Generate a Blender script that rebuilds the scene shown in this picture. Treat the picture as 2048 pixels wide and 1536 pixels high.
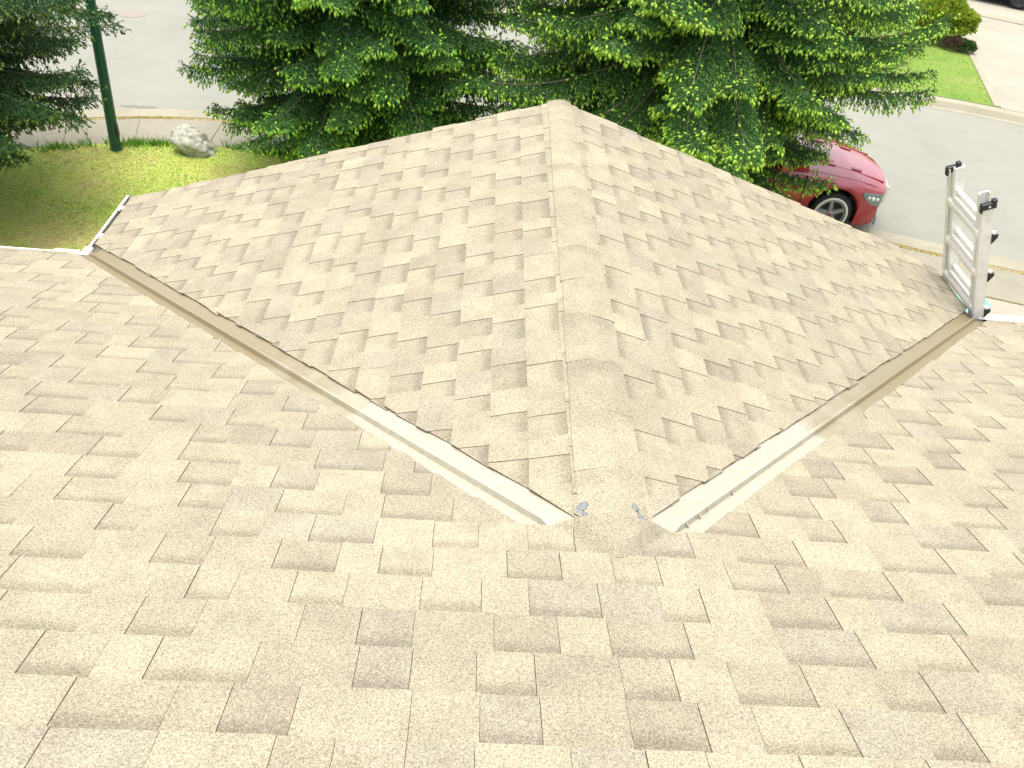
import bpy, bmesh, math, random
import numpy as np
from mathutils import Vector, Matrix, noise as mnoise

for o in list(bpy.data.objects):
    bpy.data.objects.remove(o, do_unlink=True)
SC = bpy.context.scene
COL = SC.collection

# ------------------------------------------------------------------ camera
CAM = np.array([-0.49948, -1.42225, 1.91529])
C_R = np.array([0.9958747, -0.0039430, 0.0906532])
C_U = np.array([-0.0659429, 0.6548229, 0.7529000])
C_F = np.array([0.0623305, 0.7557721, -0.6518616])
F_PX = 1599.66 / 2048.0
cam = bpy.data.cameras.new('camera')
cam.sensor_width = 36.0
cam.lens = F_PX * 36.0
cam.clip_start = 0.05
cam.clip_end = 2000
cam_o = bpy.data.objects.new('camera', cam)
COL.objects.link(cam_o)
cam_o.matrix_world = Matrix(((C_R[0], C_U[0], -C_F[0], CAM[0]), (C_R[1], C_U[1], -C_F[1], CAM[1]),
                             (C_R[2], C_U[2], -C_F[2], CAM[2]), (0, 0, 0, 1)))
SC.camera = cam_o

# ------------------------------------------------------------------ world, sun, exposure
SUN_DIR = Vector((-0.09, 0.04, 1.0)).normalized()      # towards the sun
world = bpy.data.worlds.new('World')
SC.world = world
world.use_nodes = True
wn = world.node_tree
wn.nodes.clear()
w_out = wn.nodes.new('ShaderNodeOutputWorld')
w_bg = wn.nodes.new('ShaderNodeBackground')
w_sky = wn.nodes.new('ShaderNodeTexSky')
w_hsv = wn.nodes.new('ShaderNodeHueSaturation')
w_sky.sky_type = 'NISHITA'
w_sky.sun_disc = False
w_sky.sun_elevation = math.asin(SUN_DIR.z)
w_sky.sun_rotation = math.atan2(SUN_DIR.x, SUN_DIR.y)
w_sky.air_density = 1.0
w_sky.dust_density = 4.0
w_sky.ozone_density = 1.0
w_hsv.inputs['Saturation'].default_value = 0.30         # thin bright overcast
w_bg.inputs['Strength'].default_value = 0.15
wn.links.new(w_sky.outputs['Color'], w_hsv.inputs['Color'])
wn.links.new(w_hsv.outputs['Color'], w_bg.inputs['Color'])
wn.links.new(w_bg.outputs['Background'], w_out.inputs['Surface'])
sun = bpy.data.lights.new('sun', 'SUN')
sun.energy = 1.1
sun.angle = math.radians(35)
sun.color = (1.0, 0.93, 0.80)
sun_o = bpy.data.objects.new('sun', sun)
COL.objects.link(sun_o)
sun_o.rotation_euler = SUN_DIR.to_track_quat('Z', 'Y').to_euler()
SC.view_settings.view_transform = 'Standard'
SC.view_settings.look = 'None'
SC.view_settings.exposure = 1.35
SC.view_settings.gamma = 1.0
SC.view_settings.use_curve_mapping = False

# ------------------------------------------------------------------ material helpers
class NT:
    """small node-graph helper"""
    def __init__(self, name):
        self.m = bpy.data.materials.new(name)
        self.m.use_nodes = True
        self.t = self.m.node_tree
        self.b = self.t.nodes['Principled BSDF']
        self.out = self.t.nodes['Material Output']
    def n(self, typ, **kw):
        nd = self.t.nodes.new(typ)
        for k, v in kw.items():
            setattr(nd, k, v)
        return nd
    def l(self, a, b):
        self.t.links.new(a, b)
    def pos(self):
        return self.n('ShaderNodeNewGeometry').outputs['Position']
    def noise(self, vec, scale, detail=2.0, rough=0.5):
        nd = self.n('ShaderNodeTexNoise')
        nd.inputs['Scale'].default_value = scale
        nd.inputs['Detail'].default_value = detail
        nd.inputs['Roughness'].default_value = rough
        self.l(vec, nd.inputs['Vector'])
        return nd.outputs['Fac']
    def ramp(self, fac, stops):
        r = self.n('ShaderNodeValToRGB')
        e = r.color_ramp.elements
        while len(e) < len(stops):
            e.new(0.5)
        for el, (p, c) in zip(e, stops):
            el.position = p
            el.color = tuple(c) + (1.0,) if len(c) == 3 else c
        self.l(fac, r.inputs['Fac'])
        return r.outputs['Color']
    def maprange(self, v, a, b, c, d, smooth=False):
        m = self.n('ShaderNodeMapRange')
        if smooth:
            m.interpolation_type = 'SMOOTHSTEP'
        for i, x in zip((1, 2, 3, 4), (a, b, c, d)):
            m.inputs[i].default_value = x
        self.l(v, m.inputs[0])
        return m.outputs[0]
    def math(self, op, a, b):
        m = self.n('ShaderNodeMath', operation=op)
        for i, x in enumerate((a, b)):
            if isinstance(x, (int, float)):
                m.inputs[i].default_value = x
            else:
                self.l(x, m.inputs[i])
        return m.outputs[0]
    def mix(self, mode, fac, a, b):
        m = self.n('ShaderNodeMix', data_type='RGBA', blend_type=mode)
        for s, x in ((m.inputs[0], fac), (m.inputs[6], a), (m.inputs[7], b)):
            if isinstance(x, (int, float)):
                s.default_value = x
            elif isinstance(x, (tuple, list)):
                s.default_value = tuple(x) + (1.0,)
            else:
                self.l(x, s)
        return m.outputs[2]
    def bump(self, h, strength=0.3, dist=0.01):
        b = self.n('ShaderNodeBump')
        b.inputs['Strength'].default_value = strength
        b.inputs['Distance'].default_value = dist
        self.l(h, b.inputs['Height'])
        self.l(b.outputs['Normal'], self.b.inputs['Normal'])

def plain(name, col, rough=0.6, metal=0.0, coat=0.0, spec=0.5, var=0.0, vscale=8.0):
    t = NT(name)
    t.b.inputs['Base Color'].default_value = (*col, 1)
    t.b.inputs['Roughness'].default_value = rough
    t.b.inputs['Metallic'].default_value = metal
    t.b.inputs['Coat Weight'].default_value = coat
    t.b.inputs['Coat Roughness'].default_value = 0.05
    t.b.inputs['Specular IOR Level'].default_value = spec
    if var:
        f = t.noise(t.pos(), vscale, 4, 0.6)
        lo = tuple(c * (1 - var) for c in col)
        hi = tuple(min(1, c * (1 + var)) for c in col)
        t.l(t.ramp(f, [(0.3, lo), (0.7, hi)]), t.b.inputs['Base Color'])
    return t.m

def mat_shingle():
    t = NT('shingle granules')
    tone = t.n('ShaderNodeVertexColor', layer_name='tone').outputs['Color']
    uv = t.n('ShaderNodeVertexColor', layer_name='band')
    sep = t.n('ShaderNodeSeparateColor')
    t.l(uv.outputs['Color'], sep.inputs[0])
    v, g = sep.outputs[0], sep.outputs[1]
    p = t.pos()
    wob = t.maprange(t.noise(p, 120, 2), 0.3, 0.7, -0.03, 0.03)
    vv = t.math('ADD', v, wob)
    band = t.math('MULTIPLY', t.maprange(vv, 0.16, 0.46, 1.0, 0.0, True), g)
    band = t.math('MULTIPLY', band, 0.95)
    col = t.mix('MULTIPLY', band, tone, (0.735, 0.730, 0.725))
    # blotches along a shingle, then coarse and fine granules
    big = t.maprange(t.noise(p, 9, 2), 0.3, 0.7, 0.90, 1.08)
    mid = t.maprange(t.noise(p, 130, 2, 0.7), 0.3, 0.7, 0.80, 1.18)
    fine = t.maprange(t.noise(p, 260, 2, 0.8), 0.34, 0.66, 0.66, 1.36)
    k = t.math('MULTIPLY', t.math('MULTIPLY', big, mid), fine)
    sc = t.n('ShaderNodeVectorMath', operation='SCALE')
    t.l(col, sc.inputs[0])
    t.l(k, sc.inputs['Scale'])
    hue = t.noise(p, 260, 1)
    col2 = t.mix('MIX', t.maprange(hue, 0.56, 0.72, 0.0, 0.35), sc.outputs[0], (0.34, 0.30, 0.215))
    t.l(col2, t.b.inputs['Base Color'])
    t.b.inputs['Roughness'].default_value = 0.9
    t.b.inputs['Specular IOR Level'].default_value = 0.25
    t.bump(t.noise(p, 300, 2, 0.8), 0.35, 0.002)
    return t.m

def mat_leaf():
    t = NT('needle foliage')
    c = t.n('ShaderNodeVertexColor', layer_name='tone').outputs['Color']
    t.l(c, t.b.inputs['Base Color'])
    t.b.inputs['Roughness'].default_value = 0.55
    t.b.inputs['Specular IOR Level'].default_value = 0.3
    tr = t.n('ShaderNodeBsdfTranslucent')
    t.l(c, tr.inputs['Color'])
    mx = t.n('ShaderNodeMixShader')
    mx.inputs[0].default_value = 0.25
    t.l(t.b.outputs[0], mx.inputs[1])
    t.l(tr.outputs[0], mx.inputs[2])
    t.l(mx.outputs[0], t.out.inputs['Surface'])
    return t.m

def mat_ground(name, stops, s1, s2, rough=0.95, fine=60.0, fa=0.12, bumpd=0.004):
    t = NT(name)
    p = t.pos()
    a = t.noise(p, s1, 5, 0.6)
    b = t.noise(p, s2, 3, 0.6)
    f = t.math('ADD', t.math('MULTIPLY', a, 0.65), t.math('MULTIPLY', b, 0.35))
    col = t.ramp(f, stops)
    k = t.maprange(t.noise(p, fine, 3, 0.7), 0.3, 0.7, 1 - fa, 1 + fa)
    sc = t.n('ShaderNodeVectorMath', operation='SCALE')
    t.l(col, sc.inputs[0])
    t.l(k, sc.inputs['Scale'])
    t.l(sc.outputs[0], t.b.inputs['Base Color'])
    t.b.inputs['Roughness'].default_value = rough
    t.b.inputs['Specular IOR Level'].default_value = 0.25
    t.bump(t.noise(p, fine, 3, 0.7), 0.4, bumpd)
    return t.m

M_SH = mat_shingle()
M_EDGE = plain('shingle cut edge', (0.17, 0.135, 0.098), 0.95)
M_LEAF = mat_leaf()
M_BARK = plain('bark', (0.16, 0.12, 0.085), 0.9, var=0.4, vscale=25)
M_TWIG = plain('twig bark', (0.15, 0.115, 0.08), 0.9, var=0.3, vscale=40)
M_ROAD = mat_ground('worn asphalt', [(0.30, (0.212, 0.212, 0.180)), (0.5, (0.242, 0.241, 0.206)), (0.72, (0.272, 0.268, 0.226))], 0.35, 3.0, fine=90, fa=0.16)
M_CONC = mat_ground('concrete', [(0.30, (0.225, 0.213, 0.162)), (0.5, (0.262, 0.247, 0.190)), (0.72, (0.300, 0.280, 0.215))], 0.8, 5.0, fine=70, fa=0.12)
M_PALE = mat_ground('pale concrete', [(0.30, (0.265, 0.25, 0.197)), (0.5, (0.315, 0.297, 0.237)), (0.72, (0.36, 0.338, 0.272))], 0.5, 2.5, fine=60, fa=0.08)
M_KERB = mat_ground('kerb concrete', [(0.30, (0.26, 0.242, 0.180)), (0.5, (0.30, 0.278, 0.208)), (0.72, (0.34, 0.312, 0.238))], 1.5, 8.0, fine=70, fa=0.1)
M_LAWN = mat_ground('lawn turf', [(0.30, (0.24, 0.36, 0.06)), (0.42, (0.35, 0.44, 0.08)), (0.52, (0.42, 0.44, 0.115)), (0.68, (0.44, 0.35, 0.16))], 1.1, 6.0, fine=45, fa=0.35, bumpd=0.02)
M_LAWN2 = mat_ground('neighbour turf', [(0.30, (0.10, 0.19, 0.03)), (0.5, (0.155, 0.235, 0.04)), (0.72, (0.21, 0.25, 0.07))], 0.8, 4.0, fine=40, fa=0.2, bumpd=0.02)
M_FIELD = mat_ground('distant turf', [(0.30, (0.06, 0.10, 0.02)), (0.6, (0.10, 0.14, 0.03))], 0.1, 0.8)
M_SOIL = mat_ground('bare bed soil', [(0.30, (0.20, 0.15, 0.10)), (0.6, (0.30, 0.23, 0.16))], 2.0, 9.0)
M_ROCK = mat_ground('pale granite', [(0.36, (0.10, 0.10, 0.08)), (0.44, (0.32, 0.32, 0.26)), (0.60, (0.50, 0.50, 0.42))], 6.0, 22.0, fine=120, fa=0.25, bumpd=0.01)
M_WHITE = plain('white painted aluminium', (0.72, 0.69, 0.60), 0.4, var=0.05)
M_INSIDE = plain('grey gutter inside', (0.30, 0.30, 0.26), 0.7, var=0.3, vscale=30)  # channel inside, greyer and darker than the white outside
M_BLACK = plain('black plastic', (0.012, 0.016, 0.016), 0.45)
M_ALU = plain('mill aluminium', (0.74, 0.745, 0.70), 0.42, metal=0.2, var=0.12, vscale=14)
M_RUNG = plain('bright rung aluminium', (0.78, 0.77, 0.72), 0.38, metal=0.25, var=0.06, vscale=30)
M_CREAM = plain('pale valley metal', (0.37, 0.345, 0.262), 0.26, var=0.10, vscale=40, spec=0.7)  # upper sheet's paleness has sky reflection put into the colour
M_POLE = plain('dark green pole paint', (0.010, 0.085, 0.050), 0.45, var=0.15, vscale=20)
M_RED = plain('red car paint', (0.30, 0.004, 0.012), 0.20, coat=1.0)
M_REDDK = plain('red scoop paint', (0.22, 0.004, 0.010), 0.4, coat=0.5)
M_CARWHITE = plain('white car paint', (0.74, 0.74, 0.70), 0.3, coat=0.9)
M_GLASS = plain('tinted car glass', (0.012, 0.016, 0.018), 0.06, spec=0.8)
M_TYRE = plain('tyre rubber', (0.012, 0.013, 0.013), 0.8)
M_RIM = plain('grey alloy', (0.30, 0.31, 0.31), 0.4, metal=0.5)
M_RIMDARK = plain('dark wheel barrel', (0.03, 0.032, 0.034), 0.5)
M_RING = plain('pale wheel ring', (0.62, 0.62, 0.54), 0.4)
M_CHROME = plain('chrome', (0.80, 0.79, 0.73), 0.25, metal=0.6)
M_LAMP = plain('headlight glass', (0.13, 0.16, 0.155), 0.08, spec=0.9, coat=0.6)
M_REFL = plain('headlight reflector', (0.70, 0.72, 0.68), 0.15, metal=0.5)
M_UNDER = plain('car underside', (0.012, 0.012, 0.012), 0.8)
M_TURQ = plain('turquoise plastic', (0.22, 0.62, 0.56), 0.45)
M_SIDING = plain('beige siding', (0.50, 0.45, 0.36), 0.7, var=0.04)
M_DECK = plain('roof sheathing', (0.12, 0.10, 0.075), 0.95)
M_SEAL = plain('blue grey sealant', (0.16, 0.185, 0.19), 0.6, var=0.2, vscale=60)
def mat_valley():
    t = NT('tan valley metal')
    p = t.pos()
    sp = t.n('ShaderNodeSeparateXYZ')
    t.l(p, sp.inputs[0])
    # sky sheen painted in: the tan turns paler towards the upper lap
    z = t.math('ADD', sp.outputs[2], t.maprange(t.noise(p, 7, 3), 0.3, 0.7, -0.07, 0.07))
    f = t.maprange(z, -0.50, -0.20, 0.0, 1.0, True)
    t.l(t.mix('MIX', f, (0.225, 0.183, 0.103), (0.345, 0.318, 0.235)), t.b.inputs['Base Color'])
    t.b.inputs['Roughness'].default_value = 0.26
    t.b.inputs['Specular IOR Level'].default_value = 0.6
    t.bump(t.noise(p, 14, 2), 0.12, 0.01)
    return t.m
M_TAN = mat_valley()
M_PLATE = plain('number plate', (0.72, 0.72, 0.66), 0.5)
M_AMBER = plain('amber lens', (0.6, 0.16, 0.03), 0.2)

# ------------------------------------------------------------------ object helpers
def link(o, parent=None):
    COL.objects.link(o)
    if parent is not None:
        o.parent = parent
    return o

def empty(name, loc=(0, 0, 0), label=None, cat=None, group=None, rot=0.0):
    o = bpy.data.objects.new(name, None)
    o.location = loc
    o.rotation_euler = (0, 0, rot)
    o.empty_display_size = 0.2
    COL.objects.link(o)
    return tag(o, label, cat, group)

def tag(o, label=None, cat=None, group=None, kind=None):
    for k, v in (('label', label), ('category', cat), ('group', group), ('kind', kind)):
        if v:
            o[k] = v
    return o

class MB:
    """collects polygons with a material slot; becomes one mesh object"""
    def __init__(self):
        self.v, self.f, self.mi = [], [], []
    def poly(self, pts, mi=0):
        i = len(self.v)
        self.v += [tuple(p) for p in pts]
        self.f.append(list(range(i, i + len(pts))))
        self.mi.append(mi)
    def box(self, x0, y0, z0, x1, y1, z1, mi=0, M=None):
        c = [Vector((x, y, z)) for z in (z0, z1) for (x, y) in ((x0, y0), (x1, y0), (x1, y1), (x0, y1))]
        if M is not None:
            c = [M @ p for p in c]
        i = len(self.v)
        self.v += [tuple(p) for p in c]
        for q in ((3, 2, 1, 0), (4, 5, 6, 7), (0, 1, 5, 4), (1, 2, 6, 5), (2, 3, 7, 6), (3, 0, 4, 7)):
            self.f.append([i + k for k in q])
            self.mi.append(mi)
    def grid(self, rows, closed=False, mi=0):
        """rows: list of equally long point lists"""
        i = len(self.v)
        n = len(rows[0])
        for r in rows:
            self.v += [tuple(p) for p in r]
        for a in range(len(rows) - 1):
            for b in range(n if closed else n - 1):
                b2 = (b + 1) % n
                self.f.append([i + a * n + b, i + a * n + b2, i + (a + 1) * n + b2, i + (a + 1) * n + b])
                self.mi.append(mi)
    def tube(self, pts, radii, n=8, mi=0, cap=True):
        rows = []
        pts = [Vector(p) for p in pts]
        for k, p in enumerate(pts):
            d = (pts[min(k + 1, len(pts) - 1)] - pts[max(k - 1, 0)]).normalized()
            a = d.orthogonal().normalized() if abs(d.z) > 0.95 else d.cross(Vector((0, 0, 1))).normalized()
            b = d.cross(a)
            r = float(radii[k] if hasattr(radii, '__len__') else radii)
            rows.append([p + r * (math.cos(t) * a + math.sin(t) * b) for t in [2 * math.pi * j / n for j in range(n)]])
        self.grid(rows, True, mi)
        if cap:
            self.poly(rows[0][::-1], mi)
            self.poly(rows[-1], mi)
    def lathe(self, prof, n=24, mi=0, M=None):
        """prof: (r, h) pairs about local z"""
        rows = [[Vector((r * math.cos(2 * math.pi * j / n), r * math.sin(2 * math.pi * j / n), h)) for j in range(n)] for r, h in prof]
        if M is not None:
            rows = [[M @ p for p in row] for row in rows]
        self.grid(rows, True, mi)
    def build(self, name, mats, parent=None, smooth=False, bevel=0.0, origin=None, fix=True):
        me = bpy.data.meshes.new(name)
        v = self.v
        if origin is not None:
            v = [(p[0] - origin[0], p[1] - origin[1], p[2] - origin[2]) for p in v]
        me.from_pydata(v, [], self.f)
        for m in (mats if isinstance(mats, (list, tuple)) else [mats]):
            me.materials.append(m)
        me.polygons.foreach_set('material_index', self.mi)
        if fix:
            bm = bmesh.new()
            bm.from_mesh(me)
            bmesh.ops.remove_doubles(bm, verts=bm.verts, dist=1e-5)
            bmesh.ops.recalc_face_normals(bm, faces=bm.faces)
            bm.to_mesh(me)
            bm.free()
        if smooth:
            me.polygons.foreach_set('use_smooth', [True] * len(me.polygons))
        o = bpy.data.objects.new(name, me)
        if origin is not None:
            o.location = origin
        if bevel:
            b = o.modifiers.new('bevel', 'BEVEL')
            b.width = bevel
            b.segments = 2
            b.limit_method = 'ANGLE'
        return link(o, parent)

def np_mesh(name, verts, tris, cols, mat, parent=None):
    """fast triangle mesh with a per-vertex colour"""
    me = bpy.data.meshes.new(name)
    nv, nt = len(verts), len(tris)
    me.vertices.add(nv)
    me.vertices.foreach_set('co', np.ascontiguousarray(verts, dtype=np.float32).ravel())
    me.loops.add(nt * 3)
    me.loops.foreach_set('vertex_index', np.ascontiguousarray(tris, dtype=np.int32).ravel())
    me.polygons.add(nt)
    me.polygons.foreach_set('loop_start', np.arange(0, nt * 3, 3, dtype=np.int32))
    me.polygons.foreach_set('loop_total', np.full(nt, 3, dtype=np.int32))
    at = me.color_attributes.new('tone', 'FLOAT_COLOR', 'POINT')
    c4 = np.ones((nv, 4), dtype=np.float32)
    c4[:, :3] = cols
    at.data.foreach_set('color', c4.ravel())
    me.materials.append(mat)
    me.update(calc_edges=True)
    me.validate()
    return link(bpy.data.objects.new(name, me), parent)

# ------------------------------------------------------------------ sizes
A = 0.328635                       # roof pitch
S = math.hypot(1, A)
W = 2.82                           # half width of the front wing, and run of the main roof to its eave
L = 3.556                          # length of the wing ridge
EXPO = 0.143
ZE = -A * W
G = -3.90                          # street level
GL = G + 0.10                      # kerb, pavement and lawn level

# ------------------------------------------------------------------ ground, street, pavement
def smooth_line(pts, step=0.35):
    """Catmull-Rom through 2D points, resampled"""
    P = [Vector(p) for p in pts]
    out = []
    for i in range(len(P) - 1):
        p0, p1, p2, p3 = P[max(i - 1, 0)], P[i], P[i + 1], P[min(i + 2, len(P) - 1)]
        n = max(2, int((p2 - p1).length / step))
        for k in range(n):
            t = k / n
            out.append(0.5 * ((2 * p1) + (p2 - p0) * t + (2 * p0 - 5 * p1 + 4 * p2 - p3) * t * t + (3 * p1 - p0 - 3 * p2 + p3) * t ** 3))
    out.append(P[-1])
    return out

def offset_line(line, d):
    out = []
    for k, p in enumerate(line):
        t = (line[min(k + 1, len(line) - 1)] - line[max(k - 1, 0)]).normalized()
        out.append(p + Vector((t.y, -t.x)) * d)
    return out

mb = MB()
mb.poly([(-600, -600, G - 0.06), (600, -600, G - 0.06), (600, 600, G - 0.06), (-600, 600, G - 0.06)])
tag(mb.build('ground', M_FIELD, fix=False), kind='structure')

EDGE = smooth_line([(-26, -4), (-19, 3.6), (-13, 8.2), (-9.6, 10.35), (-8.2, 10.98), (-7.15, 11.38), (-6.37, 11.63), (-5.77, 11.77), (-5.0, 11.86),
                    (-4.2, 11.86), (-2.5, 11.72), (0, 11.25), (2.6, 10.55), (4.6, 9.93), (5.9, 9.52), (7.1, 9.14), (8.6, 8.72), (12, 7.8), (22, 5.2), (45, -0.5)])
KERBF = offset_line(EDGE, 0.34)
KERBB = offset_line(EDGE, 0.52)
WEED = offset_line(EDGE, 0.62)
WALKB = offset_line(EDGE, 1.50)

FAR = [Vector((-60, 44)), Vector((-22, 26)), Vector((-8, 20.4)), Vector((0, 18.6)), Vector((4.5, 17.1)), Vector((8, 15.93)), Vector((9.8, 15.47)), Vector((10.6, 15.18)),
       Vector((12.2, 14.5)), Vector((16, 12.9)), Vector((30, 8.5)), Vector((60, 0))]
FAR = [p + Vector((-0.10, -0.42)) for p in FAR]
# street: a strip between the two kerb lines
mb = MB()
n = 80
def along(line, t):
    d = [0.0]
    for i in range(1, len(line)):
        d.append(d[-1] + (line[i] - line[i - 1]).length)
    x = t * d[-1]
    for i in range(1, len(line)):
        if d[i] >= x:
            k = (x - d[i - 1]) / max(1e-9, d[i] - d[i - 1])
            return line[i - 1].lerp(line[i], k)
    return line[-1]
rows = []
for i in range(n + 1):
    a_, b_ = along(EDGE, i / n), along(FAR, i / n)
    rows.append([(*a_.lerp(b_, k / 6), G) for k in range(7)])
mb.grid(rows)
tag(mb.build('road', M_ROAD), kind='structure')
# faint darker repair patches and a drain stain on the asphalt
M_PATCH = mat_ground('asphalt repair', [(0.3, (0.17, 0.17, 0.15)), (0.7, (0.215, 0.21, 0.19))], 3.0, 12.0)
M_STAIN = mat_ground('rusty street stain', [(0.3, (0.25, 0.215, 0.185)), (0.7, (0.275, 0.245, 0.21))], 3.0, 12.0)
def blob(name, cx, cy, rx, ry, z, mat, seed, rot=0.0, parent=None):
    random.seed(seed)
    pts = []
    for k in range(22):
        a = 2 * math.pi * k / 22
        r = 1 + 0.25 * random.uniform(-1, 1)
        x, y = rx * r * math.cos(a), ry * r * math.sin(a)
        pts.append((cx + x * math.cos(rot) - y * math.sin(rot), cy + x * math.sin(rot) + y * math.cos(rot), z))
    b = MB()
    b.poly(pts)
    return b.build(name, mat, parent)
tag(blob('road_patch', -6.18, 11.80, 0.28, 0.05, G + 0.004, M_PATCH, 3, 0.1), kind='structure')
tag(blob('road_stain', -7.9, 16.4, 0.32, 0.22, G + 0.004, M_STAIN, 4), kind='structure')

mb = MB()
mb.grid([[(*p, G + 0.012) for p in EDGE], [(*p, G + 0.006) for p in offset_line(EDGE, 0.30)], [(*p, G + 0.10) for p in KERBF], [(*p, GL + 0.004) for p in KERBB], [(*p, G - 0.05) for p in KERBB]])
tag(mb.build('kerb', M_KERB), kind='structure')

# soil strip under the dry grass behind the kerb, and under the walk
mb = MB()
mb.grid([[(*p, GL - 0.004) for p in KERBB], [(*p, GL - 0.010) for p in WALKB]])
tag(mb.build('verge', mat_ground('dry verge', [(0.3, (0.25, 0.21, 0.12)), (0.7, (0.34, 0.29, 0.17))], 3.0, 9.0)), kind='structure')

# pavement slabs, one object each, with open joints
walk = empty('pavement', (0, 0, 0))
tag(walk, kind='structure')
def strip_slab(lineA, lineB, i0, i1, gap, z0, z1):
    b = MB()
    la, lb = lineA[i0:i1 + 1], lineB[i0:i1 + 1]
    def trim(l):
        l = [p.copy() for p in l]
        l[0] += (l[1] - l[0]).normalized() * gap
        l[-1] += (l[-2] - l[-1]).normalized() * gap
        return l
    la, lb = trim(la), trim(lb)
    b.grid([[(*p, z0) for p in la], [(*p, z1) for p in la], [(*p, z1) for p in lb], [(*p, z0) for p in lb]])
    for e in (0, -1):
        b.poly([(*la[e], z0), (*la[e], z1), (*lb[e], z1), (*lb[e], z0)])
    return b
def nearest(line, x):
    return min(range(len(line)), key=lambda i: abs(line[i].x - x) + (0 if line[i].y > 0 else 100))
cuts = sorted({nearest(WEED, x) for x in (-14, -12.4, -10.9, -9.4, -8.2, -7.05, -5.85, -4.6, -3.2, -1.8, -0.4, 1.0, 2.4, 3.8, 5.2, 6.6, 8.0, 9.4, 10.8, 12.4)})
for i0, i1 in zip(cuts[:-1], cuts[1:]):
    b = strip_slab(WEED, WALKB, i0, i1, 0.007, GL - 0.05, GL + 0.006)
    b.build('slab', M_CONC, walk)

# lawn of the house: bounded by the back of the pavement
def lawn_height(x, y):
    return GL - 0.004 + 0.05 * mnoise.noise(Vector((x * 0.6, y * 0.6, 3.1))) * min(1, max(0, (11 - y) / 2))
mb = MB()
backs = [p for p in WALKB if -16 < p.x < 5.35 and p.y > 4]
rows = [[(p.x * (1 - 0.0 * k), p.y + (1.2 - p.y) * k / 14, lawn_height(p.x, p.y + (1.2 - p.y) * k / 14)) for k in range(15)] for p in backs]
mb.grid(rows)
tag(mb.build('lawn', M_LAWN, smooth=True), kind='structure')
# own driveway to the right of the wing
mb = MB()
backs2 = [p for p in WALKB if 5.3 < p.x < 13]
mb.grid([[(p.x, p.y - 0.01, GL - 0.002) for p in backs2], [(p.x, -3, GL - 0.002) for p in backs2]])
tag(mb.build('driveway', M_PALE), kind='structure')

# opposite side of the street
tag(MB.build((lambda b: (b.grid([[(*p, G + 0.004) for p in offset_line(FAR, 0.12)], [(*p, G + 0.012) for p in FAR], [(*p, G + 0.11) for p in offset_line(FAR, -0.10)], [(*p, G + 0.115) for p in offset_line(FAR, -0.20)], [(*p, G + 0.09) for p in offset_line(FAR, -0.60)]]), b)[1])(MB()), 'far_kerb', M_KERB), kind='structure')
mb = MB()   # neighbour lawn
mb.poly([(x, y, GL + 0.012) for x, y in [(10.36, 15.24), (9.85, 15.40), (8, 15.87), (4.5, 17.04), (2.5, 17.7), (4.2, 30), (15.8, 30), (12.72, 23.0), (11.62, 19.55)]])
tag(mb.build('neighbour_lawn', M_LAWN2), kind='structure')
mb = MB()   # neighbour driveway
mb.poly([(x, y, GL + 0.008) for x, y in [(10.50, 15.19), (12.2, 14.42), (16, 12.82), (24, 10.6), (34, 26), (28, 34), (15.95, 30), (12.86, 23.0), (11.76, 19.55)]])
tag(mb.build('neighbour_driveway', M_PALE), kind='structure')
mb = MB()   # pale mowing strip between them
for (x0, y0), (x1, y1) in zip([(10.36, 15.23), (11.62, 19.54), (12.72, 22.99)], [(11.62, 19.54), (12.72, 22.99), (15.8, 29.99)]):
    mb.box(0, 0, 0, 1, 1, 1, M=Matrix(((x1 - x0, 0.135, 0, x0), (y1 - y0, -0.035, 0, y0), (0, 0, 0.05, GL - 0.02), (0, 0, 0, 1))))
tag(mb.build('mowing_strip', M_KERB), kind='structure')
mb = MB()   # raised pale concrete band across the far driveway
d = Vector((1.22, -0.62)).normalized()
c0 = Vector((12.78, 22.72))
pp = [c0 + d * 0, c0 + d * 8, c0 + d * 8 + Vector((d.y, -d.x)) * -0.42, c0 + Vector((d.y, -d.x)) * -0.42]
mb.poly([(p.x, p.y, GL + 0.02) for p in pp])
tag(mb.build('driveway_band', M_KERB), kind='structure')
mb = MB()   # pale drive across the street behind the trees
mb.poly([(x, y, GL + 0.01) for x, y in [(-2.3, 19.02), (-0.2, 18.5), (2.4, 17.71), (4.1, 30), (-6, 30)]])
tag(mb.build('far_driveway', M_PALE), kind='structure')
tag(blob('planting_bed', 7.9, 17.5, 1.1, 0.75, GL + 0.02, M_SOIL, 8, -0.3), kind='structure')

# ------------------------------------------------------------------ grass blades
rng = np.random.default_rng(7)
def blades(name, xy, z, h, w, cols, lean=0.5):
    n = len(xy)
    ang = rng.uniform(0, 2 * np.pi, n)
    hh = h * rng.uniform(0.6, 1.3, n)
    ww = w * rng.uniform(0.7, 1.3, n)
    b = np.stack([xy[:, 0], xy[:, 1], z], 1)
    t = np.stack([np.cos(ang), np.sin(ang), np.zeros(n)], 1) * ww[:, None]
    la = rng.uniform(0, 2 * np.pi, n)
    tip = b + np.stack([np.cos(la) * hh * lean, np.sin(la) * hh * lean, hh], 1)
    v = np.empty((n, 3, 3))
    v[:, 0], v[:, 1], v[:, 2] = b - t, b + t, tip
    v = v.reshape(-1, 3)
    c = np.repeat(cols, 3, axis=0)
    o = np_mesh(name, v, np.arange(3 * n).reshape(-1, 3), c, M_LEAF)
    return tag(o, kind='stuff')
def fbm(x, y, s, seed):
    return np.array([mnoise.fractal(Vector((a * s, b * s, seed)), 0.8, 2.0, 4) for a, b in zip(x, y)])
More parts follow.
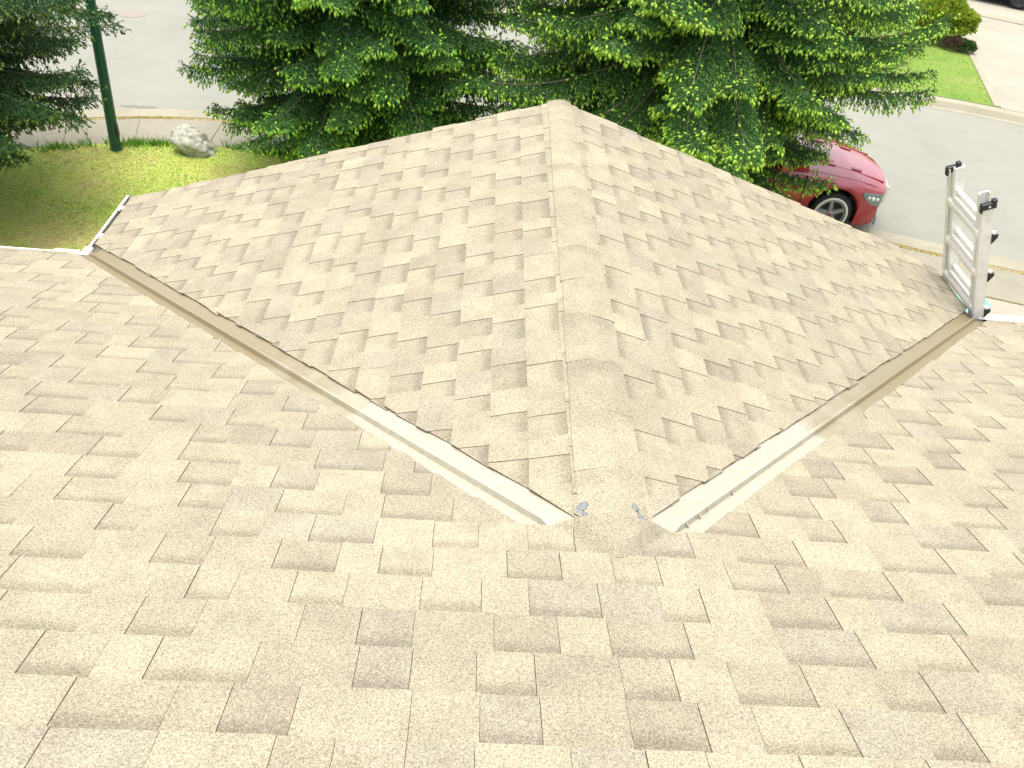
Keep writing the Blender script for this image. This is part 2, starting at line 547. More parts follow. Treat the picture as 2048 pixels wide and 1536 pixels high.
def turf_cols(xy, palette, s, seed):
    f = fbm(xy[:, 0], xy[:, 1], s, seed) * 0.9 + rng.normal(0, 0.18, len(xy))
    f = np.clip(f * 0.5 + 0.5, 0, 0.999) * (len(palette) - 1)
    i = f.astype(int)
    k = (f - i)[:, None]
    p = np.array(palette)
    return (p[i] * (1 - k) + p[i + 1] * k) * rng.uniform(0.75, 1.25, (len(xy), 1))
PAL = [(0.15, 0.33, 0.055), (0.27, 0.45, 0.07), (0.39, 0.52, 0.09), (0.47, 0.54, 0.125), (0.52, 0.47, 0.19), (0.42, 0.31, 0.16)]
n = 60000
xy = np.stack([rng.uniform(-8.6, -2.0, n), rng.uniform(5.6, 10.7, n)], 1)
bk = np.array([[p.x, p.y] for p in backs])
o_ = np.argsort(bk[:, 0])
ylim = np.interp(xy[:, 0], bk[o_, 0], bk[o_, 1])
xy = xy[xy[:, 1] < ylim + 0.03 * rng.normal(size=n)]
zz = np.array([lawn_height(x, y) for x, y in xy])
cols = turf_cols(xy, PAL, 0.75, 5.0)
# towards the house the blade colour turns browner in patches
br = np.clip((8.6 - xy[:, 1]) / 1.6, 0, 1)[:, None] * np.clip(fbm(xy[:, 0], xy[:, 1], 1.3, 9.0)[:, None] + 0.55, 0, 1)
cols = cols * (1 - 0.6 * br) + np.array([0.26, 0.19, 0.085]) * 0.6 * br
# greener lusher rim by the pavement
rim = np.clip(1 - (np.interp(xy[:, 0], bk[o_, 0], bk[o_, 1]) - xy[:, 1]) / 0.5, 0, 1)[:, None]
cols = cols * (1 - 0.7 * rim) + np.array([0.18, 0.36, 0.05]) * 0.7 * rim * rng.uniform(0.6, 1.3, (len(xy), 1))
blades('grass', xy, zz, 0.018, 0.007, cols, lean=2.2)
# long tufts along the pavement edge
n = 9000
i = rng.integers(0, len(bk), n)
xy = bk[i] + rng.normal(0, 0.05, (n, 2)) + np.stack([rng.uniform(-0.2, 0.2, n), -rng.uniform(0, 0.12, n)], 1)
f = fbm(xy[:, 0], xy[:, 1], 1.6, 2.0)
xy = xy[f > 0.0]
blades('grass', xy, np.full(len(xy), GL), 0.10, 0.008, np.array([[0.14, 0.32, 0.03]]) * rng.uniform(0.5, 1.5, (len(xy), 1)))
# dry yellow weeds in the joint behind the kerb
wl = np.array([[(a.x + b.x) / 2, (a.y + b.y) / 2] for a, b in zip(KERBB, WEED) if -15 < a.x < 13 and a.y > 4])
n = 16000
i = rng.integers(0, len(wl) - 1, n)
k = rng.uniform(0, 1, (n, 1))
xy = wl[i] * (1 - k) + wl[i + 1] * k + rng.normal(0, 0.022, (n, 2))
dens = fbm(xy[:, 0], xy[:, 1], 1.1, 12.0)
keep = (dens > -0.25) | (rng.uniform(size=n) < 0.3)
xy, dens = xy[keep], dens[keep]
c = np.where(dens[:, None] > 0.42, np.array([[0.14, 0.17, 0.03]]), np.array([[0.50, 0.40, 0.13]])) * rng.uniform(0.7, 1.3, (len(xy), 1))
blades('dry_grass', xy, np.full(len(xy), GL - 0.012), 0.032, 0.007, c, lean=1.2)
# joints behind the walk at the right also hold a yellow line
n = 5000
wl = np.array([[p.x, p.y] for p in WALKB if 5.2 < p.x < 13])
i = rng.integers(0, len(wl) - 1, n)
k = rng.uniform(0, 1, (n, 1))
xy = wl[i] * (1 - k) + wl[i + 1] * k + rng.normal(0, 0.008, (n, 2))
blades('dry_grass', xy, np.full(n, GL - 0.01), 0.025, 0.006, np.array([[0.44, 0.38, 0.15]]) * rng.uniform(0.7, 1.3, (n, 1)))
# neighbour turf
n = 9000
xy = np.stack([rng.uniform(7.0, 12.3, n), rng.uniform(15.3, 21, n)], 1)
keep = (xy[:, 1] > 15.30 + (10.36 - xy[:, 0]) * 0.27) & ((xy[:, 0] - 10.36) < (xy[:, 1] - 15.24) * 0.292 - 0.02)
xy = xy[keep]
blades('grass', xy, np.full(len(xy), GL + 0.012), 0.018, 0.007, turf_cols(xy, [(0.08, 0.18, 0.03), (0.13, 0.24, 0.04), (0.18, 0.27, 0.05), (0.24, 0.27, 0.09)], 0.5, 3.0))

# ------------------------------------------------------------------ the house
house = empty('house', (0, 0, G), 'single storey house roofed in tan and cream shingles seen from its own roof', 'house')
HP = Vector((0, 0, G))
def hb(b, name, mats, smooth=False, bevel=0.0, parent=None, fix=True):
    """build in world coordinates, then hang on the house"""
    o = b.build(name, mats, None, smooth, bevel, fix=fix)
    o.parent = parent or house
    o.matrix_parent_inverse = Matrix.Translation(-HP)
    return o

# roof planes (sheathing), a couple of mm under the shingles
BACK = -2.7
def sheath(name, top, thick=0.02):
    b = MB()
    b.poly(top)
    lo = [(x, y, z - thick) for x, y, z in top]
    b.poly(lo[::-1])
    for k in range(len(top)):
        k2 = (k + 1) % len(top)
        b.poly([top[k], lo[k], lo[k2], top[k2]])
    return hb(b, name, M_DECK)
XW = 6.2
e_ = 0.0015
sheath('roof_deck', [(-XW, BACK, -A * BACK - e_), (XW, BACK, -A * BACK - e_), (XW, W, ZE - e_), (W, W, ZE - e_), (0, 0, -e_), (-W, W, ZE - e_), (-XW, W, ZE - e_)])
sheath('roof_deck', [(0, 0, -e_), (-W, W, ZE - e_), (-W, L - 0.01, ZE - e_), (0, L - 0.01, -e_)])
sheath('roof_deck', [(0, 0, -e_), (0, L - 0.01, -e_), (W, L - 0.01, ZE - e_), (W, W, ZE - e_)])
zb = -A * BACK
sheath('roof_deck', [(-XW, BACK, zb - e_), (-XW, BACK - 5.0, zb - A * 5.0 - e_), (XW, BACK - 5.0, zb - A * 5.0 - e_), (XW, BACK, zb - e_)])

PL = {  # O, e_u, e_v, n
    'main': (Vector((0, 0, 0)), Vector((1, 0, 0)), Vector((0, 1, -A)) / S, Vector((0, A, 1)) / S),
    'left': (Vector((0, 0, 0)), Vector((0, 1, 0)), Vector((-1, 0, -A)) / S, Vector((-A, 0, 1)) / S),
    'right': (Vector((0, 0, 0)), Vector((0, 1, 0)), Vector((1, 0, -A)) / S, Vector((A, 0, 1)) / S)}

def clip(poly, f):
    """keep the part of a 2D polygon where f(u, v) >= 0"""
    out = []
    for k in range(len(poly)):
        p, q = poly[k], poly[(k + 1) % len(poly)]
        fp, fq = f(*p), f(*q)
        if fp >= 0:
            out.append(p)
        if (fp >= 0) != (fq >= 0):
            t = fp / (fp - fq)
            out.append((p[0] + (q[0] - p[0]) * t, p[1] + (q[1] - p[1]) * t))
    return out if len(out) > 2 else []

def area(p):
    return abs(sum(p[k][0] * p[(k + 1) % len(p)][1] - p[(k + 1) % len(p)][0] * p[k][1] for k in range(len(p)))) / 2

TONES = {'cream': (0.308, 0.275, 0.195), 'sand': (0.293, 0.260, 0.186), 'tan': (0.278, 0.245, 0.178), 'grey': (0.274, 0.246, 0.184), 'dusk': (0.262, 0.228, 0.167)}
random.seed(11)
pieces = []      # (plane, polygon, v0, gap?, tone, lift)
VM = 0.105       # bare metal each side of a valley
STRIPS = [   # tooth, gap, tooth, gap ... along a one metre strip
    (0.150, 0.140, 0.205, 0.165, 0.130, 0.210),
    (0.190, 0.170, 0.125, 0.145, 0.210, 0.160),
    (0.135, 0.200, 0.170, 0.130, 0.165, 0.200),
    (0.215, 0.135, 0.150, 0.190, 0.175, 0.135),
    (0.250, 0.230, 0.115, 0.150, 0.255),
    (0.120, 0.225, 0.240, 0.125, 0.150, 0.140),
    (0.170, 0.120, 0.110, 0.250, 0.235, 0.115)]
def courses(plane, butts, u0, u1, clips_for):
    for row, vb in enumerate(butts):
        vt = vb - EXPO
        u = u0 - 1.0 - ((row * 0.165) % 1.0) + random.uniform(-0.02, 0.02)
        shade = random.uniform(0.965, 1.035)
        while u < u1:
            st = random.choice(STRIPS)
            if random.random() < 0.12:
                st = st[:4]                 # a cut strip
            for k, w in enumerate(st):
                gap = k % 2 == 1
                w = w * (1.0 if plane == 'main' else 0.80) + random.uniform(-0.006, 0.006)
                if gap:
                    tn = random.choices(('cream', 'sand', 'tan', 'grey', 'dusk'), (1.6, 2.4, 3, 2, 1.6))[0]
                else:
                    tn = random.choices(('cream', 'sand', 'tan', 'grey', 'dusk'), (3.6, 2.8, 1.8, 1.4, 0.4))[0]
                a, b = u, u + w
                u = b
                if a > u1 or b < u0:
                    continue
                tone = Vector(TONES[tn]) * shade * random.uniform(0.965, 1.035)
                def inn():
                    return 0.0003 + random.uniform(0, 0.0009)
                e1, e2 = vb + random.uniform(-0.0015, 0.0015), vb + random.uniform(-0.0015, 0.0015)
                poly = [(a + inn(), vt - 0.012), (b - inn(), vt - 0.012), (b - inn(), e1), (a + inn(), e2)]
                for cl in clips_for(vb):
                    p = poly
                    for f in cl:
                        p = clip(p, f) if p else p
                    if p and area(p) > 4e-4:
                        pieces.append((plane, p, vt, gap, tone, 0.0))
main_butts = [0.0486 + EXPO * k for k in range(-11, 22)]
def clip_main(vb):
    if vb < 0.25:
        return [[]]
    j1, j2, a1, a2 = random.uniform(-0.007, 0.005), random.uniform(-0.007, 0.005), random.uniform(-0.05, 0.05), random.uniform(-0.05, 0.05)
    lim = [lambda u, v: W * S + 0.012 - v]
    return [[lambda u, v: u - v / S - VM - j1 - a1 * (v - vb)] + lim, [lambda u, v: -u - v / S - VM - j2 - a2 * (v - vb)] + lim]
courses('main', main_butts, -5.4, 5.6, clip_main)
wing_butts = [W * S + 0.012 - EXPO * k for k in range(22)][::-1]
for side in ('left', 'right'):
    rake = {}
    def clip_wing(vb):
        e = rake.setdefault(vb, L + random.uniform(-0.012, 0.012))
        j1, a1 = random.uniform(-0.007, 0.005), random.uniform(-0.06, 0.06)
        return [[lambda u, v: u - v / S - VM - j1 - a1 * (v - vb), lambda u, v: v - 0.035, lambda u, v: e - u]]
    courses(side, [b for b in wing_butts if b > 0.05], -0.05, L + 0.3, clip_wing)

def draped(pc, hgt):
    """a shingle of the course that is dressed up over the start of the wing ridge"""
    plane, poly, vt, gap, tone, lift = pc
    O, eu, ev, nn = PL['main']
    us, vs = [p[0] for p in poly], [p[1] for p in poly]
    nu = max(3, int((max(us) - min(us)) / 0.018))
    nv = 9
    verts, faces, band = [], [], []
    for i in range(nv + 1):
        for j in range(nu + 1):
            u = min(us) + (max(us) - min(us)) * j / nu
            v = min(vs) + (max(vs) - min(vs)) * i / nv
            p = O + eu * u + ev * v + nn * hgt(u, v)
            k = max(0.0, v / S - math.sqrt(u * u + 0.03 ** 2) + 0.01)
            p.z += A * k + 0.020 * min(1.0, k / 0.06)
            verts.append(p)
            band.append(((v - vt) / EXPO, 1.0 if gap else 0.0))
    w = nu + 1
    for i in range(nv):
        for j in range(nu):
            faces.append([i * w + j, i * w + j + 1, (i + 1) * w + j + 1, (i + 1) * w + j])
    ntop = len(faces)
    rim = [j for j in range(w)] + [i * w + nu for i in range(1, nv + 1)] + [nv * w + j for j in range(nu - 1, -1, -1)] + [i * w for i in range(nv - 1, 0, -1)]
    n0 = len(verts)
    verts += [verts[i] - nn * 0.006 for i in rim]
    for k in range(len(rim)):
        k2 = (k + 1) % len(rim)
        faces.append([rim[k2], rim[k], n0 + k, n0 + k2])
    return verts, faces, band + [(1, 0)] * len(rim), ntop

def piece_geo(pc):
    plane, poly, vt, gap, tone, lift = pc
    O, eu, ev, nn = PL[plane]
    n = len(poly)
    # shingles beside a valley ride up on the metal
    def hgt(u, v):
        q = (v - vt) / EXPO
        h = (0.0012 + 0.0042 * q) if gap else (0.0031 + 0.0042 * q)
        if plane == 'main':
            dv = abs(u) - v / S - VM if vt > 0.1 else (max(0.0, abs(u) - 0.30) if v > -0.13 else 1)
        else:
            dv = u - v / S - VM
        if dv < 0.22:
            h += (0.22 - max(dv, 0)) / 0.22 * (0.006 + 0.004 * q)
        return h
    if plane == 'main' and 0.0 < vt < 0.1 and min(abs(p[0]) for p in poly) < 0.34:
        return draped(pc, hgt)
    top = [O + eu * u + ev * v + nn * hgt(u, v) for u, v in poly]
    bot = [O + eu * u + ev * v + nn * (-0.0008) for u, v in poly]
    verts = top + bot
    faces = [list(range(n))]
    band = [[((v - vt) / EXPO, 1.0 if gap else 0.0) for u, v in poly]]
    for k in range(n):
        k2 = (k + 1) % n
        faces.append([k2, k, n + k, n + k2])
    return verts, faces, band[0], 1

def nrm_ok(verts, face, nn):
    a, b, c = (verts[i] for i in face[:3])
    return (b - a).cross(c - a).dot(nn) > 0

def make_piece_mesh(name, lst, origin=None):
    V, F, MI, TC, BC = [], [], [], [], []
    for pc in lst:
        verts, faces, band, ntop = piece_geo(pc)
        nn = PL[pc[0]][3]
        flip = not nrm_ok(verts, faces[0], nn)
        off = len(V)
        V += [tuple(p - origin) if origin is not None else tuple(p) for p in verts]
        for j, f in enumerate(faces):
            if flip:
                f = f[::-1]
            F.append([off + i for i in f])
            MI.append(0 if j < ntop else 1)
            for q in f:
                TC += [*pc[4], 1.0]
                if j < ntop:
                    BC += [max(0.0, min(1.0, band[q][0])), band[q][1], 0, 1]
                else:
                    BC += [1, 0, 0, 1]
    me = bpy.data.meshes.new(name)
    me.from_pydata(V, [], F)
    me.materials.append(M_SH)
    me.materials.append(M_EDGE)
    me.polygons.foreach_set('material_index', MI)
    a = me.color_attributes.new('tone', 'FLOAT_COLOR', 'CORNER')
    a.data.foreach_set('color', TC)
    a = me.color_attributes.new('band', 'FLOAT_COLOR', 'CORNER')
    a.data.foreach_set('color', BC)
    return me

def seen_size(pc):
    """area in the picture of a piece, 0 when it lies outside the frame"""
    O, eu, ev, nn = PL[pc[0]]
    q = []
    for u, v in pc[1]:
        d = np.array(O + eu * u + ev * v) - CAM
        z = d @ C_F
        if z < 0.2:
            return 0.0
        q.append((F_PX * (d @ C_R) / z, F_PX * (d @ C_U) / z))
    m = np.mean(q, axis=0)
    if abs(m[0]) > 0.5 or abs(m[1]) > 0.375:
        return 0.0
    return area(q)
order = sorted(range(len(pieces)), key=lambda i: -seen_size(pieces[i]))
single = order[:300]
rest = order[300:]
for i in single:
    pc = pieces[i]
    O, eu, ev, nn = PL[pc[0]]
    cu = sum(p[0] for p in pc[1]) / len(pc[1])
    cv = sum(p[1] for p in pc[1]) / len(pc[1])
    org = O + eu * cu + ev * cv
    o = bpy.data.objects.new('shingle', make_piece_mesh('shingle', [pc], org))
    o.location = org - HP
    link(o, house)
o = bpy.data.objects.new('shingle_field', make_piece_mesh('shingle_field', [pieces[i] for i in rest], HP))
link(o, house)
o['kind'] = 'stuff'

# ridge caps over the wing ridge, butts towards the main roof
def cap_section(rise, yy=0.0):
    hl = 0.106 - 0.026 * yy / L
    hr = 0.140 - 0.075 * yy / L
    pts = []
    for k in range(11):
        t = (k / 10 * 2 - 1)
        x = (hl if t < 0 else hr) * t
        z = -A * math.sqrt(x * x + 0.030 ** 2) + A * 0.010 + rise
        pts.append((x, z))
    return pts
CAP_EXPO = 0.285
y = L + 0.012
random.seed(5)
while y > 0.22:
    ce = CAP_EXPO + random.uniform(-0.02, 0.02)
    y0, y1 = y - ce - 0.02, y
    if y0 < 0.26:
        y0, ce = 0.13, 9.0
    tone = Vector(TONES[random.choices(('cream', 'sand', 'tan'), (4, 4, 1))[0]]) * random.uniform(0.96, 1.05)
    gap = random.choice((0.3, 0.5, 0.8))
    V, F, TC, BC = [], [], [], []
    dx = random.uniform(-0.004, 0.004)
    for yy, rise, q in ((y0, 0.0113, 1.0), ((y0 + y1) / 2, 0.0110, 0.5), (y1, 0.0106, 0.0)):
        V += [(x + dx, yy, z - G + rise) for x, z in cap_section(0.0, yy)]
    V += [(x + dx, y0 + 0.0005, z - G + 0.0100) for x, z in cap_section(0.0, y0)]
    V += [(V[22][0], y1, V[22][2] - 0.005), (V[32][0], y1, V[32][2] - 0.005)]
    qv = [1.0] * 11 + [0.5] * 11 + [0.0] * 11
    MI = []
    for r in range(2):
        for c in range(10):
            f = [r * 11 + c, r * 11 + c + 1, (r + 1) * 11 + c + 1, (r + 1) * 11 + c]
            F.append(f)
            MI.append(0)
            for i in f:
                TC += [*tone, 1]
                BC += [qv[i], gap, 0, 1]
    for c in range(10):
        F.append([c + 1, c, 33 + c, 33 + c + 1])
        MI.append(0)
    V[33] = (V[33][0], V[33][1], V[0][2] - 0.005)
    V[43] = (V[43][0], V[43][1], V[10][2] - 0.005)
    F += [[0, 11, 22, 44, 33], [10, 43, 45, 32, 21]]
    MI += [0, 0]
    for f in F[20:]:
        for i in f:
            TC += [*tone, 1]
            BC += [1, 0, 0, 1]
    me = bpy.data.meshes.new('ridge_cap')
    me.from_pydata(V, [], F)
    me.materials.append(M_SH)
    me.materials.append(M_EDGE)
    me.polygons.foreach_set('material_index', MI)
    a_ = me.color_attributes.new('tone', 'FLOAT_COLOR', 'CORNER')
    a_.data.foreach_set('color', TC)
    a_ = me.color_attributes.new('band', 'FLOAT_COLOR', 'CORNER')
    a_.data.foreach_set('color', BC)
    for p in me.polygons:
        if p.index >= 20:
            continue
        p.use_smooth = True
    for e in me.edges:
        if all(v >= 33 or v < 11 for v in e.vertices) or all(v in (0, 11, 22, 10, 21, 32, 44, 45) for v in e.vertices):
            e.use_edge_sharp = True
    for p in me.polygons:
        p.use_smooth = p.index < 20
    link(bpy.data.objects.new('ridge_cap', me), house)
    y -= ce

# valley flashings: an older tan sheet below, a pale one, sky sheen in its colour, lapped over
def flashing(side, s0, s1, lift, mat, rib):
    sg = -1 if side == 'left' else 1
    d = Vector((sg, 1, -A))
    nm, nw = PL['main'][3], PL[side][3]
    du = d.normalized()
    pm = nm.cross(du)
    pm = pm if pm.dot(Vector((sg, -1, 0))) > 0 else -pm       # on the main roof, away from the valley
    pw = nw.cross(du)
    pw = pw if pw.dot(Vector((-sg, 1, 0))) > 0 else -pw       # on the wing
    prof = []
    for t, h in ((0.086, 0.0), (0.05, 0.0), (0.018, 0.0)):
        prof.append(pm * t + nm * (h + lift))
    prof.append(pm * 0.010 + Vector((0, 0, rib + lift)))
    prof.append(pw * 0.003 + Vector((0, 0, rib + 0.002 + lift)))
    for t, h in ((0.011, 0.0), (0.05, 0.0), (0.086, 0.0)):
        prof.append(pw * t + nw * (h + lift))
    b = MB()
    n = 16
    rows = []
    for k in range(n + 1):
        p = d * (s0 + (s1 - s0) * k / n)
        wob = 0.0006 * math.sin(k * 1.7 + s0)
        row = []
        for i_, q in enumerate(prof):
            cut = max(0.0, 1 - k / 2) if s0 < 0.5 else 0.0          # the top end is cut square to the ridge
            q2 = q.copy()
            if k == 0 and s0 < 0.5 and i_ in (3, 4):
                q2.z *= 0.3
            row.append(p + q2 - d * (q.y * cut) + Vector((0, 0, wob + 0.0012)))
        rows.append(row)
    b.grid(rows)
    b.grid([[q - Vector((0, 0, 0.0008)) for q in r] for r in rows])
    return hb(b, 'valley_flashing', mat)
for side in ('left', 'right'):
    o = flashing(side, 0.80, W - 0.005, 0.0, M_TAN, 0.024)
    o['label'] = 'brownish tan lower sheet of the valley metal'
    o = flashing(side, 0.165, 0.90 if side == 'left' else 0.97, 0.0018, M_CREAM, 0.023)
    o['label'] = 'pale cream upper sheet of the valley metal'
# white drips on the rib of the right valley
random.seed(2)
for k in range(5):
    s = (0.245, 0.285, 0.30, 0.34, 0.46)[k]
    p = Vector((s, s, -A * s))
    b = MB()
    dm = Vector((1, -1, 0)).normalized()
    du = Vector((1, 1, -A)).normalized()
    w_, l_ = 0.004 * random.uniform(0.7, 1.3), 0.026 * random.uniform(0.6, 1.1)
    pts = [p + dm * 0.012 - du * w_ + Vector((0, 0, 0.0255)), p + dm * 0.012 + du * w_ + Vector((0, 0, 0.0255)), p + dm * l_ + du * w_ * 0.6 + Vector((0, 0, 0.010)), p + dm * l_ - du * w_ * 0.6 + Vector((0, 0, 0.010))]
    b.grid([[pts[0], pts[1]], [pts[3], pts[2]]])
    b.grid([[q - Vector((0, 0, 0.003)) for q in (pts[0], pts[1])], [q - Vector((0, 0, 0.003)) for q in (pts[3], pts[2])]])
    hb(b, 'paint_drip', M_CREAM)
# blobs of sealant beside the last ridge cap
def lump(name, c, rx, ry, rz, mat, seed, nrm=Vector((0, 0, 1)), rot=0.0):
    bm = bmesh.new()
    bmesh.ops.create_icosphere(bm, subdivisions=2, radius=1)
    q = nrm.to_track_quat('Z', 'Y').to_matrix() @ Matrix.Rotation(rot, 3, 'Z')
    for v in bm.verts:
        k = 1 + 0.35 * mnoise.noise(v.co * 1.7 + Vector((seed, 0, 0)))
        v.co = q @ Vector((v.co.x * rx * k, v.co.y * ry * k, v.co.z * rz)) + Vector(c)
    me = bpy.data.meshes.new(name)
    bm.to_mesh(me)
    bm.free()
    for p in me.polygons:
        p.use_smooth = True
    me.materials.append(mat)
    o = bpy.data.objects.new(name, me)
    return o
for c, rx, ry, sd in (((-0.093, 0.246), 0.016, 0.022, 1), ((-0.085, 0.207), 0.020, 0.009, 2), ((-0.108, 0.225), 0.008, 0.012, 5), ((0.080, 0.249), 0.021, 0.010, 3), ((0.094, 0.214), 0.018, 0.009, 4)):
    o = lump('sealant', (c[0], c[1], -A * abs(c[0]) + 0.0135), rx, ry, 0.0022, M_SEAL, sd, PL['left' if c[0] < 0 else 'right'][3], 0.4)
    o.location = -HP
    link(o, house)

# walls under the eaves, gable, fascia and soffit
b = MB()
for (x0, y0, x1, y1) in ((-XW + 0.4, -7.2, XW - 0.4, W - 0.42), (-W + 0.42, W - 0.5, W - 0.42, L - 0.25)):
    zt = ZE - 0.02
    b.box(x0, y0, G + 0.0, x1, y1, zt - 0.02)
b.poly([(-W + 0.42, L - 0.25, ZE - 0.04), (W - 0.42, L - 0.25, ZE - 0.04), (0, L - 0.25, -0.06)])
hb(b, 'wall', M_SIDING)
FZ = 0.15
b = MB()
b.box(-XW, W - 0.02, ZE - FZ, -W - 0.02, W - 0.001, ZE - 0.024)
hb(b, 'fascia', M_WHITE)
b = MB()
b.box(W + 0.02, W - 0.02, ZE - FZ, XW, W - 0.001, ZE - 0.024)
hb(b, 'fascia', M_WHITE)
b = MB()
b.box(-W + 0.001, W + 0.0, ZE - FZ, -W + 0.02, L - 0.05, ZE - 0.024)
hb(b, 'fascia', M_WHITE)
b = MB()
b.box(W - 0.02, W + 0.0, ZE - FZ, W - 0.001, L - 0.05, ZE - 0.024)
hb(b, 'fascia', M_WHITE)
for sg in (-1, 1):                       # barge boards under the rakes
    b = MB()
    y0, y1 = L - 0.04, L - 0.015
    b.grid([[(0, y0, -0.024), (sg * W, y0, ZE - 0.024)], [(0, y1, -0.024), (sg * W, y1, ZE - 0.024)], [(0, y1, -0.20), (sg * W, y1, ZE - 0.20)], [(0, y0, -0.20), (sg * W, y0, ZE - 0.20)], [(0, y0, -0.024), (sg * W, y0, ZE - 0.024)]])
    hb(b, 'barge_board', M_WHITE)
    b = MB()                             # drip edge metal on the rake
    yy = L - 0.012
    b.grid([[(0, yy - 0.04, 0.0003), (sg * W, yy - 0.04, ZE + 0.0003)], [(0, yy + 0.006, 0.0003), (sg * W, yy + 0.006, ZE + 0.0003)], [(0, yy + 0.008, -0.03), (sg * W, yy + 0.008, ZE - 0.03)]])
    hb(b, 'drip_edge', M_WHITE)

# gutters: U channel with rolled front lip
def gutter(p0, p1, out, width, depth, name='gutter'):
    """p0->p1 top of the back edge; out = unit vector away from the roof"""
    p0, p1, out = Vector(p0), Vector(p1), Vector(out)
    up = Vector((0, 0, 1))
    prof = [(0.0, 0.0), (0.0, -depth), (width * 0.72, -depth), (width * 0.94, -depth * 0.5), (width, -0.004), (width, 0.004), (width - 0.014, 0.004), (width - 0.014, -0.005),
            (width * 0.88, -depth * 0.5), (width * 0.68, -depth + 0.004), (0.004, -depth + 0.004), (0.004, 0.0)]
    b = MB()
    rows = [[p + out * x + up * z for x, z in prof] for p in (p0, p1)]
    nb = len(prof)
    i = len(b.v)
    for r in rows:
        b.v += [tuple(q) for q in r]
    for k in range(nb):
        k2 = (k + 1) % nb
        b.f.append([i + k, i + k2, i + nb + k2, i + nb + k])
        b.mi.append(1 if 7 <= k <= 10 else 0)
    for p in (p0, p1):                   # end caps
        dirn = (p1 - p0).normalized() * (0.003 if p is p0 else -0.003)
        caps = [p + out * x + up * z for x, z in prof[:6]]
        b.poly(caps)
        b.poly([q + dirn for q in caps])
    return hb(b, name, [M_WHITE, M_INSIDE])
gl = gutter((-W - 0.004, W + 0.10, ZE - 0.045), (-W - 0.004, L + 0.10, ZE - 0.045), (-1, 0, 0), 0.085, 0.075)
for yy in (W + 0.27, L - 0.10):          # white clips over the gutter
    b = MB()
    b.box(-W - 0.085, yy - 0.016, ZE - 0.043, -W + 0.004, yy + 0.016, ZE - 0.036)
    b.box(-W - 0.06, yy - 0.020, ZE - 0.035, -W + 0.012, yy + 0.020, ZE - 0.020)
    hb(b, 'bracket', M_WHITE, bevel=0.004, parent=house)
b = MB()                                 # corner piece at the inner end
b.box(-W - 0.10, W + 0.015, ZE - 0.07, -W - 0.045, W + 0.14, ZE - 0.028)
hb(b, 'gutter_corner', M_WHITE, bevel=0.008)
b = MB()
b.box(-W - 0.27, W + 0.03, ZE - 0.05, -W - 0.11, W + 0.10, ZE - 0.030)
hb(b, 'gutter_corner', M_WHITE, bevel=0.008)
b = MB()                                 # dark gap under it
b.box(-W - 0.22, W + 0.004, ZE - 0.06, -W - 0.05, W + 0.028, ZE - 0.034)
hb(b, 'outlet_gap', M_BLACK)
gutter((-XW, W + 0.004, ZE - 0.045), (-W - 0.20, W + 0.004, ZE - 0.045), (0, 1, 0), 0.085, 0.075)
gutter((W + 0.03, W + 0.004, ZE - 0.045), (XW, W + 0.004, ZE - 0.045), (0, 1, 0), 0.10, 0.075)
b = MB()                                 # solid white gutter cover on the right
b.grid([[(W + 0.05, W + 0.015, ZE + 0.004), (XW, W + 0.015, ZE + 0.004)], [(W + 0.05, W + 0.105, ZE - 0.010), (XW, W + 0.105, ZE - 0.010)], [(W + 0.05, W + 0.122, ZE - 0.030), (XW, W + 0.122, ZE - 0.030)], [(W + 0.05, W + 0.118, ZE - 0.060), (XW, W + 0.118, ZE - 0.060)]])
hb(b, 'gutter_cover', M_WHITE)
gutter((W + 0.004, W + 0.10, ZE - 0.06), (W + 0.004, L + 0.02, ZE - 0.06), (1, 0, 0), 0.06, 0.07)

# ------------------------------------------------------------------ aluminium ladder
LT = Vector((2.541, 0, -0.118))          # a point on the ladder axis near its top (y given separately)
E_L = Vector((0.378, 0, -0.926))         # down the ladder
E_N = Vector((0.926, 0, 0.378))          # away from the house
ladder = empty('ladder', (LT + E_L * 3.93 + Vector((0, 3.1, 0)))[:], 'aluminium extension ladder with black end caps leaning on the right eave', 'ladder')
LADW = Matrix.Translation(-Vector(ladder.location))
def lb(b, name, mat, bevel=0.0, smooth=False):
    o = b.build(name, mat, None, smooth, bevel)
    o.parent = ladder
    o.matrix_parent_inverse = LADW
    return o
def LM(y, s, nn):
    """frame at width position y, distance s down the ladder, offset nn outwards"""
    p = LT + E_L * s + E_N * nn
    return Matrix(((0, E_N.x, -E_L.x, p.x), (1, E_N.y, -E_L.y, y), (0, E_N.z, -E_L.z, p.z), (0, 0, 0, 1)))
def channel(b, y, s0, s1, half, flange, inner, nn=0.0):
    """rail: web plus two flanges; inner = +1 when flanges face +y"""
    M = LM(y, 0, nn)
    t = 0.004
    b.box(-t, -half, -s1, t, half, -s0, M=M)
    for sg in (-1, 1):
        x0, x1 = (t, flange) if inner > 0 else (-flange, -t)
        y0, y1 = (half - 0.005, half) if sg > 0 else (-half, -half + 0.005)
        b.box(x0, y0, -s1, x1, y1, -s0, M=M)
YW = (2.850, 3.345)
YN = (2.938, 3.262)
for y, inn in ((YW[0], 1), (YW[1], -1)):
    b = MB()
    channel(b, y, 0.0, 3.97, 0.033, 0.030, inn)
    lb(b, 'rail', M_ALU)
for y, inn in ((YN[0], -1), (YN[1], 1)):
    b = MB()
    channel(b, y, -0.035, 3.55, 0.030, 0.026, inn, 0.006)
    lb(b, 'rail', M_ALU)
